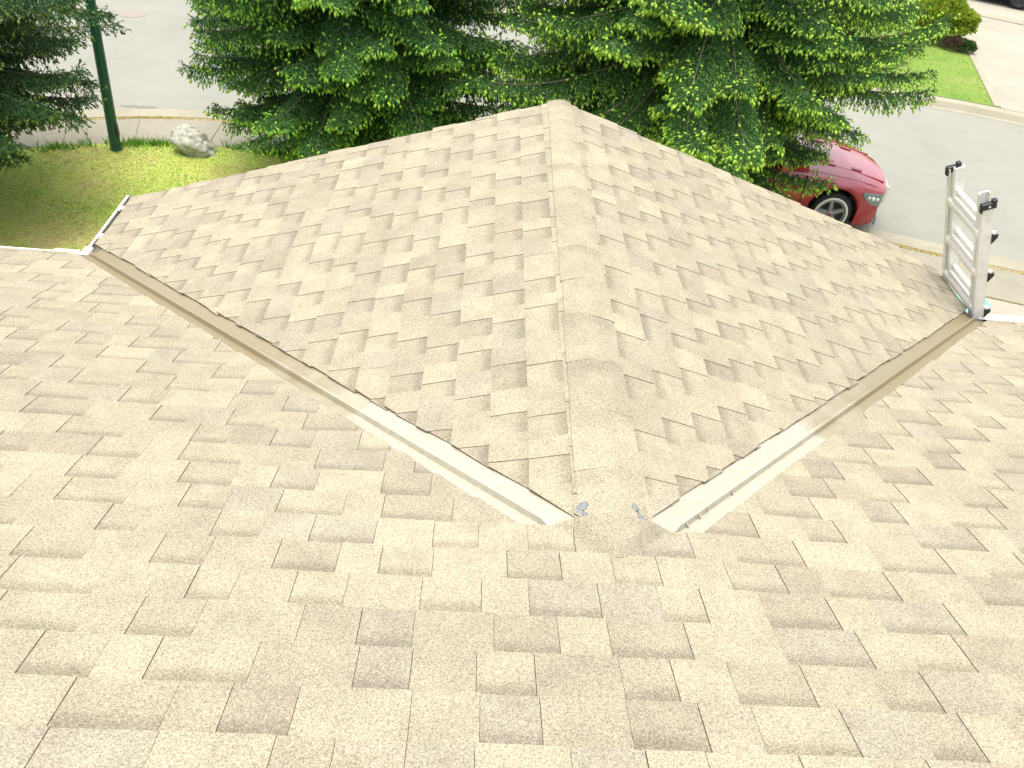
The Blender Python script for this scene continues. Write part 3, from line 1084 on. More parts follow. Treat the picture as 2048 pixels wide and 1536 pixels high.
for y in YW:
    b = MB()
    M = LM(y, 0, 0.0)
    b.box(-0.017, -0.042, -0.030, 0.017, 0.042, 0.010, M=M)
    b.box(-0.017, 0.018, 0.010, 0.017, 0.045, 0.026, M=M)
    b.box(-0.015, -0.046, -0.050, 0.015, -0.034, 0.000, M=M)
    o = lb(b, 'end_cap', M_BLACK, bevel=0.004)
    b = MB()
    b.box(-0.020, -0.006, -0.016, -0.0165, 0.006, -0.004, M=M)
    lb(b, 'rivet', M_REFL)
def rung(b, y0, y1, s, nn, hw, hh):
    ring = []
    for k in range(10):
        a = 2 * math.pi * k / 10 + 0.3
        ring.append((hw * max(-0.9, min(0.9, 1.25 * math.cos(a))), hh * max(-0.9, min(0.8, 1.25 * math.sin(a)))))
    rows = []
    for y in (y0, y1):
        M = LM(y, s, nn)
        rows.append([M @ Vector((0, p, q)) for p, q in ring])
    b.grid(rows, True)
    b.poly(rows[0])
    b.poly(rows[1])
for k in range(13):
    s = 0.185 + 0.292 * k
    if s < 3.4:
        b = MB()
        rung(b, YN[0] - 0.012, YN[1] + 0.012, s - 0.043, 0.010, 0.016, 0.014)
        lb(b, 'rung', M_RUNG)
        b = MB()
        rung(b, YN[0] - 0.012, YN[1] + 0.012, s - 0.005, -0.010, 0.017, 0.020)
        lb(b, 'rung', M_RUNG)
    b = MB()
    rung(b, YW[0] + 0.004, YW[1] - 0.004, s + 0.047, -0.022, 0.016, 0.024)
    lb(b, 'rung', M_RUNG)
    if s < 3.4:
        b = MB()                        # rung lock: white pad over a black wedge outside the near rail
        M = LM(YW[0] - 0.002, s + 0.06, 0.0)
        b.grid([[M @ Vector((x, 0.034, -0.045)) for x in (-0.008, 0.010)], [M @ Vector((x, 0.034, 0.020)) for x in (-0.008, 0.010)], [M @ Vector((x, 0.072, 0.012)) for x in (-0.008, 0.010)], [M @ Vector((x, 0.068, -0.006)) for x in (-0.008, 0.010)], [M @ Vector((x, 0.034, -0.045)) for x in (-0.008, 0.010)]])
        for x in (-0.008, 0.010):
            b.poly([M @ Vector((x, p, q)) for p, q in ((0.034, -0.045), (0.034, 0.020), (0.072, 0.012), (0.068, -0.006))])
        lb(b, 'rung_lock', M_BLACK)
        b = MB()
        b.box(-0.012, 0.036, 0.022, 0.012, 0.056, 0.042, M=M)
        lb(b, 'lock_pad', M_WHITE, bevel=0.006)
for y in YW:
    b = MB()
    M = LM(y, 3.97, 0.0)
    b.box(-0.02, -0.05, -0.012, 0.02, 0.05, 0.05, M=M)
    lb(b, 'foot', M_BLACK, bevel=0.005)

# ------------------------------------------------------------------ turquoise tub behind the ladder
tub = empty('tub', (5.68, 6.80, GL + 0.002), 'round turquoise plastic tub on the ground behind the ladder', 'tub')
b = MB()
b.lathe([(0.0, 0.0), (0.21, 0.0), (0.28, 0.50), (0.272, 0.50), (0.204, 0.012), (0.0, 0.012)], 32)
b.build('shell', M_TURQ, tub, smooth=True)
b = MB()
b.lathe([(0.279, 0.485), (0.298, 0.485), (0.30, 0.50), (0.298, 0.512), (0.272, 0.512), (0.272, 0.501)], 32)
b.build('lip', M_TURQ, tub, smooth=True)
for sg in (-1, 1):
    b = MB()
    b.tube([(sg * 0.285, -0.06, 0.47), (sg * 0.335, -0.05, 0.475), (sg * 0.335, 0.05, 0.475), (sg * 0.285, 0.06, 0.47)], 0.011, 8)
    b.build('handle', M_TURQ, tub, smooth=True)

# ------------------------------------------------------------------ green pole
pole = empty('metal_pole', (-5.90, 9.98, GL), 'dark green octagonal metal pole at the lawn edge beside the boulder', 'pole')
def octa(b, z0, r0, z1, r1, lean=0.066, mi=0):
    rows = []
    for z, r in ((z0, r0), (z1, r1)):
        rows.append([(lean * z + r * math.cos(math.pi / 8 + math.pi / 4 * j), r * math.sin(math.pi / 8 + math.pi / 4 * j), z) for j in range(8)])
    b.grid(rows, True, mi)
    b.poly(rows[0][::-1], mi)
    b.poly(rows[1], mi)
b = MB()
octa(b, 0.03, 0.078, 6.0, 0.045)
b.build('shaft', M_POLE, pole, bevel=0.004)
b = MB()
octa(b, 0.0, 0.095, 0.034, 0.092)
b.build('base_plate', M_POLE, pole, bevel=0.004)
b = MB()
b.box(0.068, -0.05, 0.22, 0.098, 0.04, 0.42)
b.build('access_cover', M_BLACK, pole, bevel=0.01)
b = MB()
octa(b, 6.0, 0.05, 6.06, 0.02)
b.build('top_cap', M_POLE, pole)

# ------------------------------------------------------------------ boulder
bm = bmesh.new()
bmesh.ops.create_icosphere(bm, subdivisions=5, radius=1)
for v in bm.verts:
    p = v.co.copy()
    k = 1 + 0.20 * mnoise.noise(p * 1.1 + Vector((4, 2, 1))) + 0.16 * mnoise.noise(p * 2.4 + Vector((1, 5, 2))) + 0.06 * mnoise.noise(p * 5.5) + 0.03 * mnoise.noise(p * 13)
    c_ = mnoise.cell(p * 1.6 + Vector((7, 7, 7)))
    q = Vector((p.x * 0.315, p.y * 0.25, p.z * 0.21)) * k
    q.x += 0.10 * max(0, -p.z) - 0.07 * p.z          # leans: high side left, low snout to the right
    q.z = max(q.z, -0.15)
    v.co = q
me = bpy.data.meshes.new('boulder')
bm.to_mesh(me)
bm.free()
for p in me.polygons:
    p.use_smooth = True
me.materials.append(M_ROCK)
rock = bpy.data.objects.new('boulder', me)
rock.location = (-4.80, 10.18, GL + 0.115)
rock.rotation_euler = (0, 0.16, -0.25)
link(rock)
tag(rock, 'pale grey boulder with dark lichen patches on the lawn beside the pavement', 'boulder')

# ------------------------------------------------------------------ conifers
rng = np.random.default_rng(21)
def unit(a):
    return a / np.maximum(1e-9, np.linalg.norm(a, axis=-1, keepdims=True))
def perp_frames(d):
    r = rng.normal(size=d.shape)
    a = unit(np.cross(d, r))
    return a, np.cross(d, a)
def needle_shoots(P, D, ln, wd, C, nb=6):
    """bottle-brush shoots: nb flat needle tufts each"""
    n = len(P)
    a, b = perp_frames(D)
    V = np.empty((n, nb, 3, 3))
    for k in range(nb):
        t = (k + 0.5) / nb
        ph = k * 2.4 + rng.uniform(0, 0.6, n)
        rad = a * np.cos(ph)[:, None] + b * np.sin(ph)[:, None]
        tan = -a * np.sin(ph)[:, None] + b * np.cos(ph)[:, None]
        root = P + D * (ln * t * 0.92)[:, None]
        tip = root + rad * (wd * rng.uniform(0.7, 1.2, n))[:, None] + D * (ln * 0.26)[:, None]
        h = D * (ln * 0.11)[:, None] + tan * (wd * 0.22)[:, None]
        V[:, k, 0], V[:, k, 1], V[:, k, 2] = root - h, root + h, tip
    cc = C[:, None, None, :] * rng.uniform(0.75, 1.3, (n, nb, 1, 1))
    cc = np.broadcast_to(cc, (n, nb, 3, 3)).reshape(-1, 3)
    return V.reshape(-1, 3), np.arange(n * nb * 3).reshape(-1, 3), cc
def bud_shoots(P, D, ln, wd, C):
    """plump soft new growth: a four-sided spindle"""
    n = len(P)
    a, b = perp_frames(D)
    V = np.empty((n, 6, 3))
    V[:, 0] = P
    mid = P + D * (ln * 0.55)[:, None]
    for k, (x, y) in enumerate(((1, 0), (0, 1), (-1, 0), (0, -1))):
        V[:, 1 + k] = mid + (a * x + b * y) * (wd * rng.uniform(0.7, 1.2, n))[:, None]
    V[:, 5] = P + D * ln[:, None]
    T = np.array([[0, 2, 1], [0, 3, 2], [0, 4, 3], [0, 1, 4], [5, 1, 2], [5, 2, 3], [5, 3, 4], [5, 4, 1]])
    F = (np.arange(n)[:, None, None] * 6 + T[None]).reshape(-1, 3)
    cc = np.broadcast_to((C * rng.uniform(0.8, 1.2, (n, 1)))[:, None, :], (n, 6, 3)).copy()
    cc[:, 0] *= 0.55
    return V.reshape(-1, 3), F, cc.reshape(-1, 3)

def conifer(name, label, base, height, prof, whorl, per, spacing, old, new, pnew, seed, hang=0.75, shoot=0.085, top_z=0.1, cones=0, scale=None, thin_left=False):
    """prof: list of (z above base, limb length). whorl: spacing of the limb rings"""
    global rng
    rng = np.random.default_rng(seed)
    rnd = random.Random(seed)
    root = empty(name, base, label, 'tree')
    b = MB()
    b.tube([(0, 0, -0.05), (0.02, 0, 0.25), (0.03, 0.02, height * 0.5), (0, 0, height)], [0.20, 0.155, 0.10, 0.02], 12)
    b.build('trunk', M_BARK, root, smooth=True)
    zs, ls = [p[0] for p in prof], [p[1] for p in prof]
    SP, SD, SL, SN, SR = [], [], [], [], []
    z = zs[0]
    ph = rnd.uniform(0, 6)
    nbr = 0
    base_abs = base[2]
    while z < height - 0.15:
        vis = (z + base_abs) < top_z
        m = per if vis else max(4, per - 3)
        for k in range(m):
            ph += 2.399
            az = ph + rnd.uniform(-0.25, 0.25)
            za = z + rnd.uniform(-0.1, 0.1)
            ln = np.interp(za, zs, ls) * rnd.uniform(0.72, 1.10)
            if scale:
                ln *= scale(math.degrees(az) % 360, za)
            if ln < 0.25:
                continue
            h = np.array([math.cos(az), math.sin(az), 0])
            rise, sag, tip = rnd.uniform(0.0, 0.22), rnd.uniform(0.22, 0.42), rnd.uniform(0.10, 0.24)
            side0 = np.array([-h[1], h[0], 0])
            bend = rnd.uniform(-0.18, 0.18)
            def cur(t):
                t = np.asarray(t, float)[..., None]
                return np.array([0, 0, za]) + h * ln * t + side0 * bend * ln * t ** 2 + np.array([0, 0, 1]) * ln * (rise * t - sag * t ** 1.6 + tip * t ** 4)
            if vis and nbr < 290:
                b = MB()
                tt = np.linspace(0, 0.97, 8)
                b.tube([Vector(p) for p in cur(tt)], list(np.linspace(0.008 + 0.005 * ln, 0.003, 8)), 5, cap=False)
                b.build('branch', M_TWIG, root, smooth=True, fix=False)
                nbr += 1
            away = math.sin(az) > 0.45 or (thin_left and math.cos(az) < -0.3)
            sp = (spacing * (2.0 if away else 1.0)) if vis else spacing * 2.4
            tl = np.arange(0.10, 1.0, sp / ln)
            for sg in (-1, 1):
                t = np.clip(tl + rng.uniform(-0.5, 0.5, len(tl)) * sp / ln, 0.05, 0.995)
                p0 = cur(t)
                fw = unit(cur(np.clip(t + 0.02, 0, 1.02)) - cur(t - 0.02))
                sd = unit(np.cross(fw, np.array([0, 0, 1.0]))) * sg
                lb_ = (0.10 + 0.62 * (1 - t) ** 0.9 * np.minimum(1, t * 3.2)) * min(1.0, 0.45 + ln * 0.22) * rng.uniform(0.6, 1.15, len(t))
                d0 = unit(fw * 0.62 + sd * rng.uniform(0.55, 1.0, len(t))[:, None] + np.array([0, 0, 0.05]))
                step = 0.052 if vis else 0.13
                for i in range(len(t)):
                    q = np.arange(0.03, lb_[i] + 0.02, step)
                    if not len(q):
                        continue
                    dr = hang * 0.75
                    pos = p0[i] + d0[i] * q[:, None] * (1 - 0.18 * (q / 0.6)[:, None]) + np.array([0, 0, -1]) * (dr * q ** 1.7)[:, None]
                    dirb = unit(d0[i] * np.ones((len(q), 1)) + np.array([0, 0, -1]) * (dr * 1.7 * q ** 0.7)[:, None])
                    lat = unit(np.cross(dirb, np.array([0, 0, 1.0])))
                    for s2 in ((-1, 1) if vis else (rnd.choice((-1, 1)),)):
                        sdir = unit(dirb * 0.55 + lat * s2 * rng.uniform(0.25, 0.8, (len(q), 1)) + np.array([0, 0, -1.0]) * hang * rng.uniform(0.4, 1.15, (len(q), 1)))
                        SP.append(pos)
                        SD.append(sdir)
                        SL.append(np.full(len(q), shoot if vis else shoot * 1.8))
                        endness = q / max(lb_[i], 0.08)
                        SN.append(0.30 + 0.7 * endness * (0.35 + 0.65 * min(1, t[i] * 1.5)))
                        SR.append(np.full(len(q), t[i]))
            # needles and shoots sitting on the limb itself
            if vis:
                tt = np.arange(0.08, 1.0, 0.022 / ln)
                pl = cur(tt)
                fw = unit(cur(tt + 0.01) - cur(tt - 0.01))
                SP.append(pl)
                SD.append(unit(fw * 0.8 + rng.normal(0, 0.55, (len(tt), 3)) + np.array([0, 0, 0.12])))
                SL.append(np.full(len(tt), shoot * 0.9))
                SN.append(np.full(len(tt), 0.35) * tt)
                SR.append(tt)
            # leader of the limb
            tt = np.linspace(0.9, 1.0, 6)
            pp_ = cur(tt)
            SP.append(pp_)
            SD.append(unit(np.repeat((cur(1.0) - cur(0.9))[None] if False else (cur([1.0]) - cur([0.9])), 6, 0) + rng.normal(0, 0.25, (6, 3))))
            SL.append(np.full(6, shoot))
            SN.append(np.full(6, 0.9))
            SR.append(np.full(6, 1.0))
        z += (whorl if vis else whorl * 1.9) * rnd.uniform(0.8, 1.2)
    P, D, LN, NW = np.concatenate(SP), np.concatenate(SD), np.concatenate(SL), np.concatenate(SN)
    n = len(P)
    LN = LN * rng.uniform(0.7, 1.35, n)
    clump = np.array([mnoise.noise(Vector((p[0] * 2.2 + seed, p[1] * 2.2, p[2] * 2.2))) for p in P])
    oc = np.array(old)
    f = rng.uniform(0, 1, (n, 1))
    C = oc[0] * (1 - f) + oc[1] * f
    C = C * (1 + 0.35 * clump[:, None])
    V1, T1, C1 = needle_shoots(P, D, LN, np.full(n, 0.023) * (LN / shoot) ** 0.5, C)
    is_new = rng.uniform(0, 1, n) < np.clip(pnew * NW * (1 + 0.9 * clump), 0, 1)
    Pn = (P + D * (LN * 0.85)[:, None])[is_new]
    Dn = unit(D[is_new] + np.array([0, 0, -0.25]) + rng.normal(0, 0.15, (is_new.sum(), 3)))
    g = rng.uniform(0, 1, (len(Pn), 1))
    nc = np.array(new)
    Cn = nc[0] * (1 - g) + nc[1] * g
    big = np.where(LN[is_new] > shoot * 1.5, 1.7, 1.0)
    V2, T2, C2 = bud_shoots(Pn, Dn, rng.uniform(0.045, 0.088, len(Pn)) * big, rng.uniform(0.012, 0.0195, len(Pn)) * big, Cn)
    np_mesh('crown', np.concatenate([V1, V2]), np.concatenate([T1, T2 + len(V1)]), np.concatenate([C1, C2]), M_LEAF, root)
    if cones:
        idx = rng.choice(n, cones, replace=False)
        Vc, Tc, Cc = bud_shoots(P[idx] + D[idx] * 0.05, unit(D[idx] + np.array([0, 0, -0.8])), np.full(cones, 0.075), np.full(cones, 0.018), np.repeat(np.array([[0.20, 0.055, 0.03]]), cones, 0))
        tag(np_mesh('young_cones', Vc, Tc, Cc, M_LEAF, root), kind='stuff')
    return root

OLD_SPRUCE = [(0.026, 0.088, 0.026), (0.072, 0.180, 0.040)]
NEW_SPRUCE = [(0.20, 0.48, 0.055), (0.40, 0.64, 0.090)]
NEW_BRIGHT = [(0.30, 0.58, 0.060), (0.54, 0.74, 0.105)]
OLD_FIR = [(0.020, 0.070, 0.026), (0.060, 0.130, 0.036)]
NEW_FIR = [(0.11, 0.20, 0.035), (0.20, 0.30, 0.07)]
conifer('spruce_tree', 'dense dark spruce with pale new tips between the boulder and the roof ridge', (-2.20, 9.95, GL), 5.6,
        [(0.10, 0.6), (0.35, 0.9), (0.8, 1.4), (1.4, 2.05), (2.3, 2.4), (3.2, 2.1), (5.6, 0.15)], 0.165, 10, 0.064, OLD_SPRUCE, NEW_SPRUCE, 0.85, 31, hang=1.0, shoot=0.09, cones=30)
def over_car(az, za):
    # the limbs over the bonnet are shorter and start higher
    if 278 < az < 328:
        return 0.4 if za < 1.0 else 0.66
    if az >= 328 or (az < 10 and za < 2.15):
        return 0.25 if za < 1.45 else (0.60 if za < 2.15 else 0.80)
    if (az > 350 or az < 60) and za > 2.0:
        return 0.84
    return 1.0
conifer('spruce_tree', 'big bright spruce with yellow green tips overhanging the red car', (2.45, 9.45, GL), 7.0,
        [(0.55, 1.7), (0.9, 2.4), (1.4, 3.0), (2.3, 3.4), (3.2, 3.2), (4.2, 2.5), (7.0, 0.2)], 0.180, 10, 0.066, OLD_SPRUCE, NEW_BRIGHT, 1.25, 47, hang=1.0, shoot=0.095, cones=30, scale=over_car)
conifer('fir_tree', 'dark blue green fir with reddish cones in front of the green pole', (-7.66, 8.25, GL), 4.9,
        [(0.75, 0.9), (1.1, 1.45), (1.5, 2.1), (1.9, 2.6), (2.6, 2.65), (3.3, 1.9), (4.9, 0.2)], 0.165, 10, 0.058, OLD_FIR, NEW_FIR, 0.5, 63, hang=0.85, shoot=0.11, cones=140, thin_left=True)

# ------------------------------------------------------------------ neighbour shrubs
def shrub(name, label, loc, rx, ry, rz, n, cols, leaf, seed, stems=6):
    global rng
    rng = np.random.default_rng(seed)
    root = empty(name, loc, label, 'shrub')
    b = MB()
    for k in range(stems):
        a = 2 * math.pi * k / stems
        b.tube([(0.03 * math.cos(a), 0.03 * math.sin(a), 0), (rx * 0.5 * math.cos(a), ry * 0.5 * math.sin(a), rz * 1.1)], [0.02, 0.008], 5)
    b.build('stem', M_BARK, root)
    d = unit(rng.normal(size=(n, 3)))
    d[:, 2] = np.abs(d[:, 2]) * 1.1 - 0.12
    r = rng.uniform(0.55, 1.0, n) ** 0.5
    lumpy = np.array([1 + 0.30 * mnoise.noise(Vector(x * 2.2) + Vector((seed, 0, 0))) for x in d])
    P = d * (r * lumpy)[:, None] * np.array([rx, ry, rz]) + np.array([0, 0, rz * 0.72])
    P[:, 2] = np.maximum(P[:, 2], 0.02)
    D = unit(d + rng.normal(0, 0.5, (n, 3)) + np.array([0, 0, 0.5]))
    a, b2 = perp_frames(D)
    ln = leaf * rng.uniform(0.7, 1.4, n)
    V = np.empty((n, 4, 3))
    V[:, 0] = P
    V[:, 1] = P + D * (ln * 0.5)[:, None] + a * (ln * 0.3)[:, None]
    V[:, 2] = P + D * ln[:, None]
    V[:, 3] = P + D * (ln * 0.5)[:, None] - a * (ln * 0.3)[:, None]
    F = (np.arange(n)[:, None, None] * 4 + np.array([[0, 1, 2], [0, 2, 3]])[None]).reshape(-1, 3)
    c = np.array(cols)
    i = rng.integers(0, len(c), n)
    np_mesh('foliage', V.reshape(-1, 3), F, np.repeat(c[i] * rng.uniform(0.75, 1.25, (n, 1)), 4, 0), M_LEAF, root)
    return root
shrub('round_shrub', 'rounded yellow green shrub at the corner of the opposite driveway', (10.95, 19.75, GL), 0.80, 0.70, 0.55, 12000, [(0.20, 0.30, 0.02), (0.30, 0.38, 0.03), (0.36, 0.42, 0.05), (0.14, 0.24, 0.02)], 0.085, 5)
shrub('low_shrub', 'low brownish shrub in front of the yellow green one', (11.08, 18.98, GL), 0.30, 0.22, 0.17, 1600, [(0.12, 0.07, 0.05), (0.16, 0.09, 0.06), (0.09, 0.08, 0.04)], 0.05, 6)
shrub('low_shrub', 'low dark green shrub touching the driveway edge', (11.34, 18.86, GL), 0.20, 0.20, 0.16, 1200, [(0.03, 0.09, 0.02), (0.06, 0.13, 0.03)], 0.05, 7)
shrub('red_shrub', 'small shrub with orange red new leaves on the opposite lawn', (8.95, 17.7, GL), 0.40, 0.35, 0.30, 1800, [(0.34, 0.11, 0.05), (0.40, 0.17, 0.07), (0.18, 0.20, 0.04)], 0.065, 8)
shrub('tall_shrub', 'tall dark green shrub behind the yellow green one', (10.9, 21.9, GL), 0.95, 0.8, 1.0, 9000, [(0.03, 0.10, 0.02), (0.06, 0.17, 0.025), (0.10, 0.24, 0.03)], 0.11, 9)

# ------------------------------------------------------------------ cars
def make_car(name, label, paint, loc, heading, scoops, chrome_front):
    car = empty(name, loc, label, 'car', None, heading)
    car.scale = (0.90, 0.96, 0.98)
    FX, RX = 1.50, -1.55                 # axles
    RA, AZ = 0.415, 0.345                # wheel arch radius, axle height
    HW = 0.945
    def plan(x):                         # half width in plan
        if x > 1.55:
            t = (x - 1.55) / 0.92
            return HW * (1 - 0.04 * t - 0.09 * t ** 3)
        if x < -1.9:
            t = (-1.9 - x) / 0.65
            return HW * (1 - 0.03 * t - 0.10 * t ** 3)
        return HW
    def warp(x, y):                      # rounded nose and tail in plan
        k = (abs(y) / HW) ** 2.4
        if x > 1.9:
            return x - 0.26 * k * ((x - 1.9) / 0.55) ** 1.2
        if x < -2.1:
            return x + 0.20 * k * ((-2.1 - x) / 0.45)
        return x
    def shoulder(x):
        return float(np.interp(x, [-2.5, -2.2, -1.2, 0.4, 1.0, 1.8, 2.3, 2.45], [0.90, 0.96, 0.98, 0.93, 0.90, 0.83, 0.755, 0.72]))
    def centre(x):
        return float(np.interp(x, [-2.5, -2.2, -1.6, 0.4, 0.95, 1.8, 2.3, 2.45], [0.96, 1.02, 1.04, 1.02, 0.985, 0.905, 0.815, 0.775]))
    def low(x):
        z = 0.20
        for xa in (FX, RX):
            if abs(x - xa) < RA:
                z = max(z, AZ + math.sqrt(max(0, RA ** 2 - (x - xa) ** 2)))
        if x > 2.25:
            z = max(z, 0.20 + (x - 2.25) * 0.15)
        return z
    def section(x):
        w, zs, zc, zl = plan(x), shoulder(x), centre(x), low(x)
        pts = [(w * 0.955, zl)]
        for t, k in ((0.18, 0.985), (0.45, 1.0), (0.72, 0.992), (0.90, 0.965)):
            pts.append((w * k, zl + (zs - zl) * t))
        pts += [(w * 0.925, zs), (w * 0.86, zs + 0.018), (w * 0.72, zs + (zc - zs) * 0.55), (w * 0.45, zs + (zc - zs) * 0.86), (0.0, zc)]
        return pts
    xs = sorted(set([round(v, 3) for v in list(np.linspace(-2.52, 2.45, 64))] + [round(xa + RA * math.cos(a), 3) for xa in (FX, RX) for a in np.linspace(0, math.pi, 19)]))
    b = MB()
    for sg in (1, -1):
        rows = []
        for x in xs:
            rows.append([(warp(x, y), sg * y, z) for y, z in section(x)])
        b.grid(rows)
        for x, r in ((xs[0], rows[0]), (xs[-1], rows[-1])):     # close nose and tail
            base = r[0][2]
            for i in range(len(r) - 1):
                b.poly([r[i], r[i + 1], (warp(x, 0), 0, r[i + 1][2]), (warp(x, 0), 0, r[i][2])] if i < len(r) - 2 else [r[i], r[i + 1], (warp(x, 0), 0, r[i][2])])
    body = b.build('body', paint, car, smooth=True)
    es = body.modifiers.new('split', 'EDGE_SPLIT')
    es.split_angle = math.radians(28)
    # wheel wells and underside
    b = MB()
    b.box(-2.3, -0.80, 0.22, 2.2, 0.80, 0.62)
    b.build('underbody', M_UNDER, car)
    for xa in (FX, RX):
        for sg in (1, -1):
            b = MB()
            b.grid([[(xa + RA * math.cos(a), sg * y, AZ + RA * math.sin(a)) for a in np.linspace(-0.3, math.pi + 0.3, 20)] for y in (0.55, 0.895)])
            b.build('wheel_arch', M_UNDER, car)
    # greenhouse
    rt = [(-1.95, 0.62, 1.02), (-1.15, 0.56, 1.42), (-0.4, 0.58, 1.475), (0.05, 0.57, 1.45), (0.95, 0.66, 1.01)]
    b = MB()
    b.grid([[(x, sg * y * k, z + (0.012 if k == 0 else 0)) for sg, k in ((1, 1), (1, 0.5), (1, 0), (-1, 0.5), (-1, 1))] for x, y, z in rt[1:4]])
    b.grid([[(-1.15, 0.56, 1.40), (-0.4, 0.58, 1.455), (0.05, 0.57, 1.43)], [(-1.15, 0.60, 1.375), (-0.4, 0.62, 1.43), (0.05, 0.61, 1.405)]])
    b.grid([[(-1.15, -0.56, 1.40), (-0.4, -0.58, 1.455), (0.05, -0.57, 1.43)], [(-1.15, -0.60, 1.375), (-0.4, -0.62, 1.43), (0.05, -0.61, 1.405)]])
    b.build('roof', paint, car, smooth=True)
    b = MB()
    b.poly([(0.06, 0.56, 1.445), (0.06, -0.56, 1.445), (0.93, -0.66, 1.015), (0.93, 0.66, 1.015)])
    b.build('windshield', M_GLASS, car)
    b = MB()
    b.poly([(-1.16, 0.56, 1.415), (-1.16, -0.56, 1.415), (-1.93, -0.62, 1.025), (-1.93, 0.62, 1.025)])
    b.build('rear_window', M_GLASS, car)
    for sg in (1, -1):
        for xs_ in ([(0.02, 0.95), (0.62, 0.90)], ):
            pass
        b = MB()
        b.poly([(0.02, sg * 0.605, 1.40), (0.80, sg * 0.80, 0.985), (-0.35, sg * 0.83, 0.985), (-0.38, sg * 0.622, 1.428)])
        b.build('window', M_GLASS, car)
        b = MB()
        b.poly([(-0.44, sg * 0.622, 1.426), (-0.41, sg * 0.83, 0.985), (-1.55, sg * 0.80, 1.02), (-1.12, sg * 0.60, 1.372)])
        b.build('window', M_GLASS, car)
        # pillars and sills in body colour
        b = MB()
        b.tube([(0.97, sg * 0.70, 1.00), (0.50, sg * 0.655, 1.235), (0.03, sg * 0.59, 1.43)], 0.030, 6)
        b.tube([(-0.38, sg * 0.84, 0.975), (-0.41, sg * 0.628, 1.425)], 0.026, 6)
        b.tube([(-1.98, sg * 0.68, 1.01), (-1.14, sg * 0.585, 1.39)], 0.045, 6)
        b.build('pillar', paint, car, smooth=True)
        b = MB()
        b.grid([[(0.97, sg * 0.71, 0.985), (-0.4, sg * 0.85, 0.975), (-1.98, sg * 0.70, 1.01)], [(0.97, sg * 0.82, 0.925), (-0.4, sg * 0.88, 0.955), (-1.98, sg * 0.83, 0.985)]])
        b.build('sill', paint, car)
        b = MB()
        b.box(0.42, sg * 0.86, 0.98, 0.58, sg * 1.06, 1.10)
        b.build('side_mirror', paint, car, bevel=0.03)
        b = MB()
        b.box(-0.30, sg * 0.942, 0.78, -0.12, sg * 0.962, 0.81)
        b.build('handle', paint, car, bevel=0.008)
        # door seams
        b = MB()
        for xd in (0.93, -0.36, -1.32):
            b.box(xd - 0.004, sg * 0.900, 0.36, xd + 0.004, sg * 0.9475, 0.92)
        b.build('door_seam', M_UNDER, car)
    # wheels
    for xa in (FX, RX):
        for sg in (1, -1):
            Mw = Matrix.Translation((xa, sg * 0.815, AZ)) @ Matrix.Rotation(-sg * math.pi / 2, 4, 'X')
            b = MB()
            b.lathe([(0.262, -0.10), (0.30, -0.115), (0.33, -0.105), (0.345, -0.07), (0.345, 0.07), (0.333, 0.105), (0.305, 0.118), (0.284, 0.116)], 40, M=Mw)
            wh = b.build('wheel', M_TYRE, car, smooth=True)
            b = MB()
            b.lathe([(0.285, 0.114), (0.282, 0.123), (0.262, 0.125), (0.246, 0.120), (0.243, 0.112)], 40, M=Mw)
            b.build('rim_ring', M_RING if scoops else M_RIMDARK, wh, smooth=True)
            b = MB()
            b.lathe([(0.246, 0.112), (0.232, 0.06), (0.0, 0.05)], 32, M=Mw)
            b.build('barrel', M_RIMDARK, wh, smooth=True)
            b = MB()
            b.lathe([(0.236, 0.095), (0.234, 0.108), (0.216, 0.108), (0.214, 0.09)], 40, M=Mw)
            b.build('rim', M_RIM if scoops else M_RIMDARK, wh, smooth=True)
            for k in range(5):
                a0 = math.radians(90 + 72 * k + 8)
                b = MB()
                ca, sa = math.cos(a0), math.sin(a0)
                R_ = Mw @ Matrix(((ca, -sa, 0, 0), (sa, ca, 0, 0), (0, 0, 1, 0), (0, 0, 0, 1)))
                top = [(0.03, -0.036, 0.085), (0.222, -0.024, 0.104), (0.222, 0.024, 0.104), (0.03, 0.036, 0.085)]
                bot = [(0.03, -0.046, 0.055), (0.228, -0.034, 0.07), (0.228, 0.034, 0.07), (0.03, 0.046, 0.055)]
                T_ = [R_ @ Vector(p) for p in top]
                B_ = [R_ @ Vector(p) for p in bot]
                b.poly(T_)
                for i in range(4):
                    b.poly([T_[i], B_[i], B_[(i + 1) % 4], T_[(i + 1) % 4]])
                b.build('spoke', M_RIM if scoops else M_RIMDARK, wh)
            b = MB()
            b.lathe([(0.052, 0.075), (0.050, 0.100), (0.034, 0.106), (0.0, 0.107)], 20, M=Mw)
            b.build('hub_cap', M_RIM, wh, smooth=True)
            b = MB()
            b.lathe([(0.026, 0.105), (0.024, 0.112), (0.0, 0.113)], 16, M=Mw)
            b.build('hub_badge', M_RED if scoops else M_RIMDARK, wh, smooth=True)
    # nose: headlights follow the corner
    def nose(x, f, out=0.006):
        """point on the side/front skin at station x and height fraction f between bottom and shoulder"""
        s = section(x)
        zl, zs = s[0][1], s[5][1]
        z = zl + (zs - zl) * f
        ys = [p[0] for p in s[:6]]
        zz_ = [p[1] for p in s[:6]]
        y = float(np.interp(z, zz_, ys))
        return y, z
    for sg in (1, -1):
        b = MB()
        rows = []
        cols_ = np.linspace(0, 1, 12)
        for u in cols_:
            x = 1.90 + 0.55 * u
            zs = shoulder(x)
            top = zs - 0.06 + 0.045 * u
            bot = zs - 0.10 - 0.105 * math.sin(min(1, u * 1.3) * math.pi * 0.6)
            row = []
            for v in np.linspace(0, 1, 5):
                z = bot + (top - bot) * v
                s = section(x)
                y = float(np.interp(z, [p[1] for p in s[:6]], [p[0] for p in s[:6]]))
                row.append((warp(x, y) + 0.010, sg * (y + 0.010), z))
            rows.append(row)
        # wrap on to the front face towards the grille
        x = 2.45
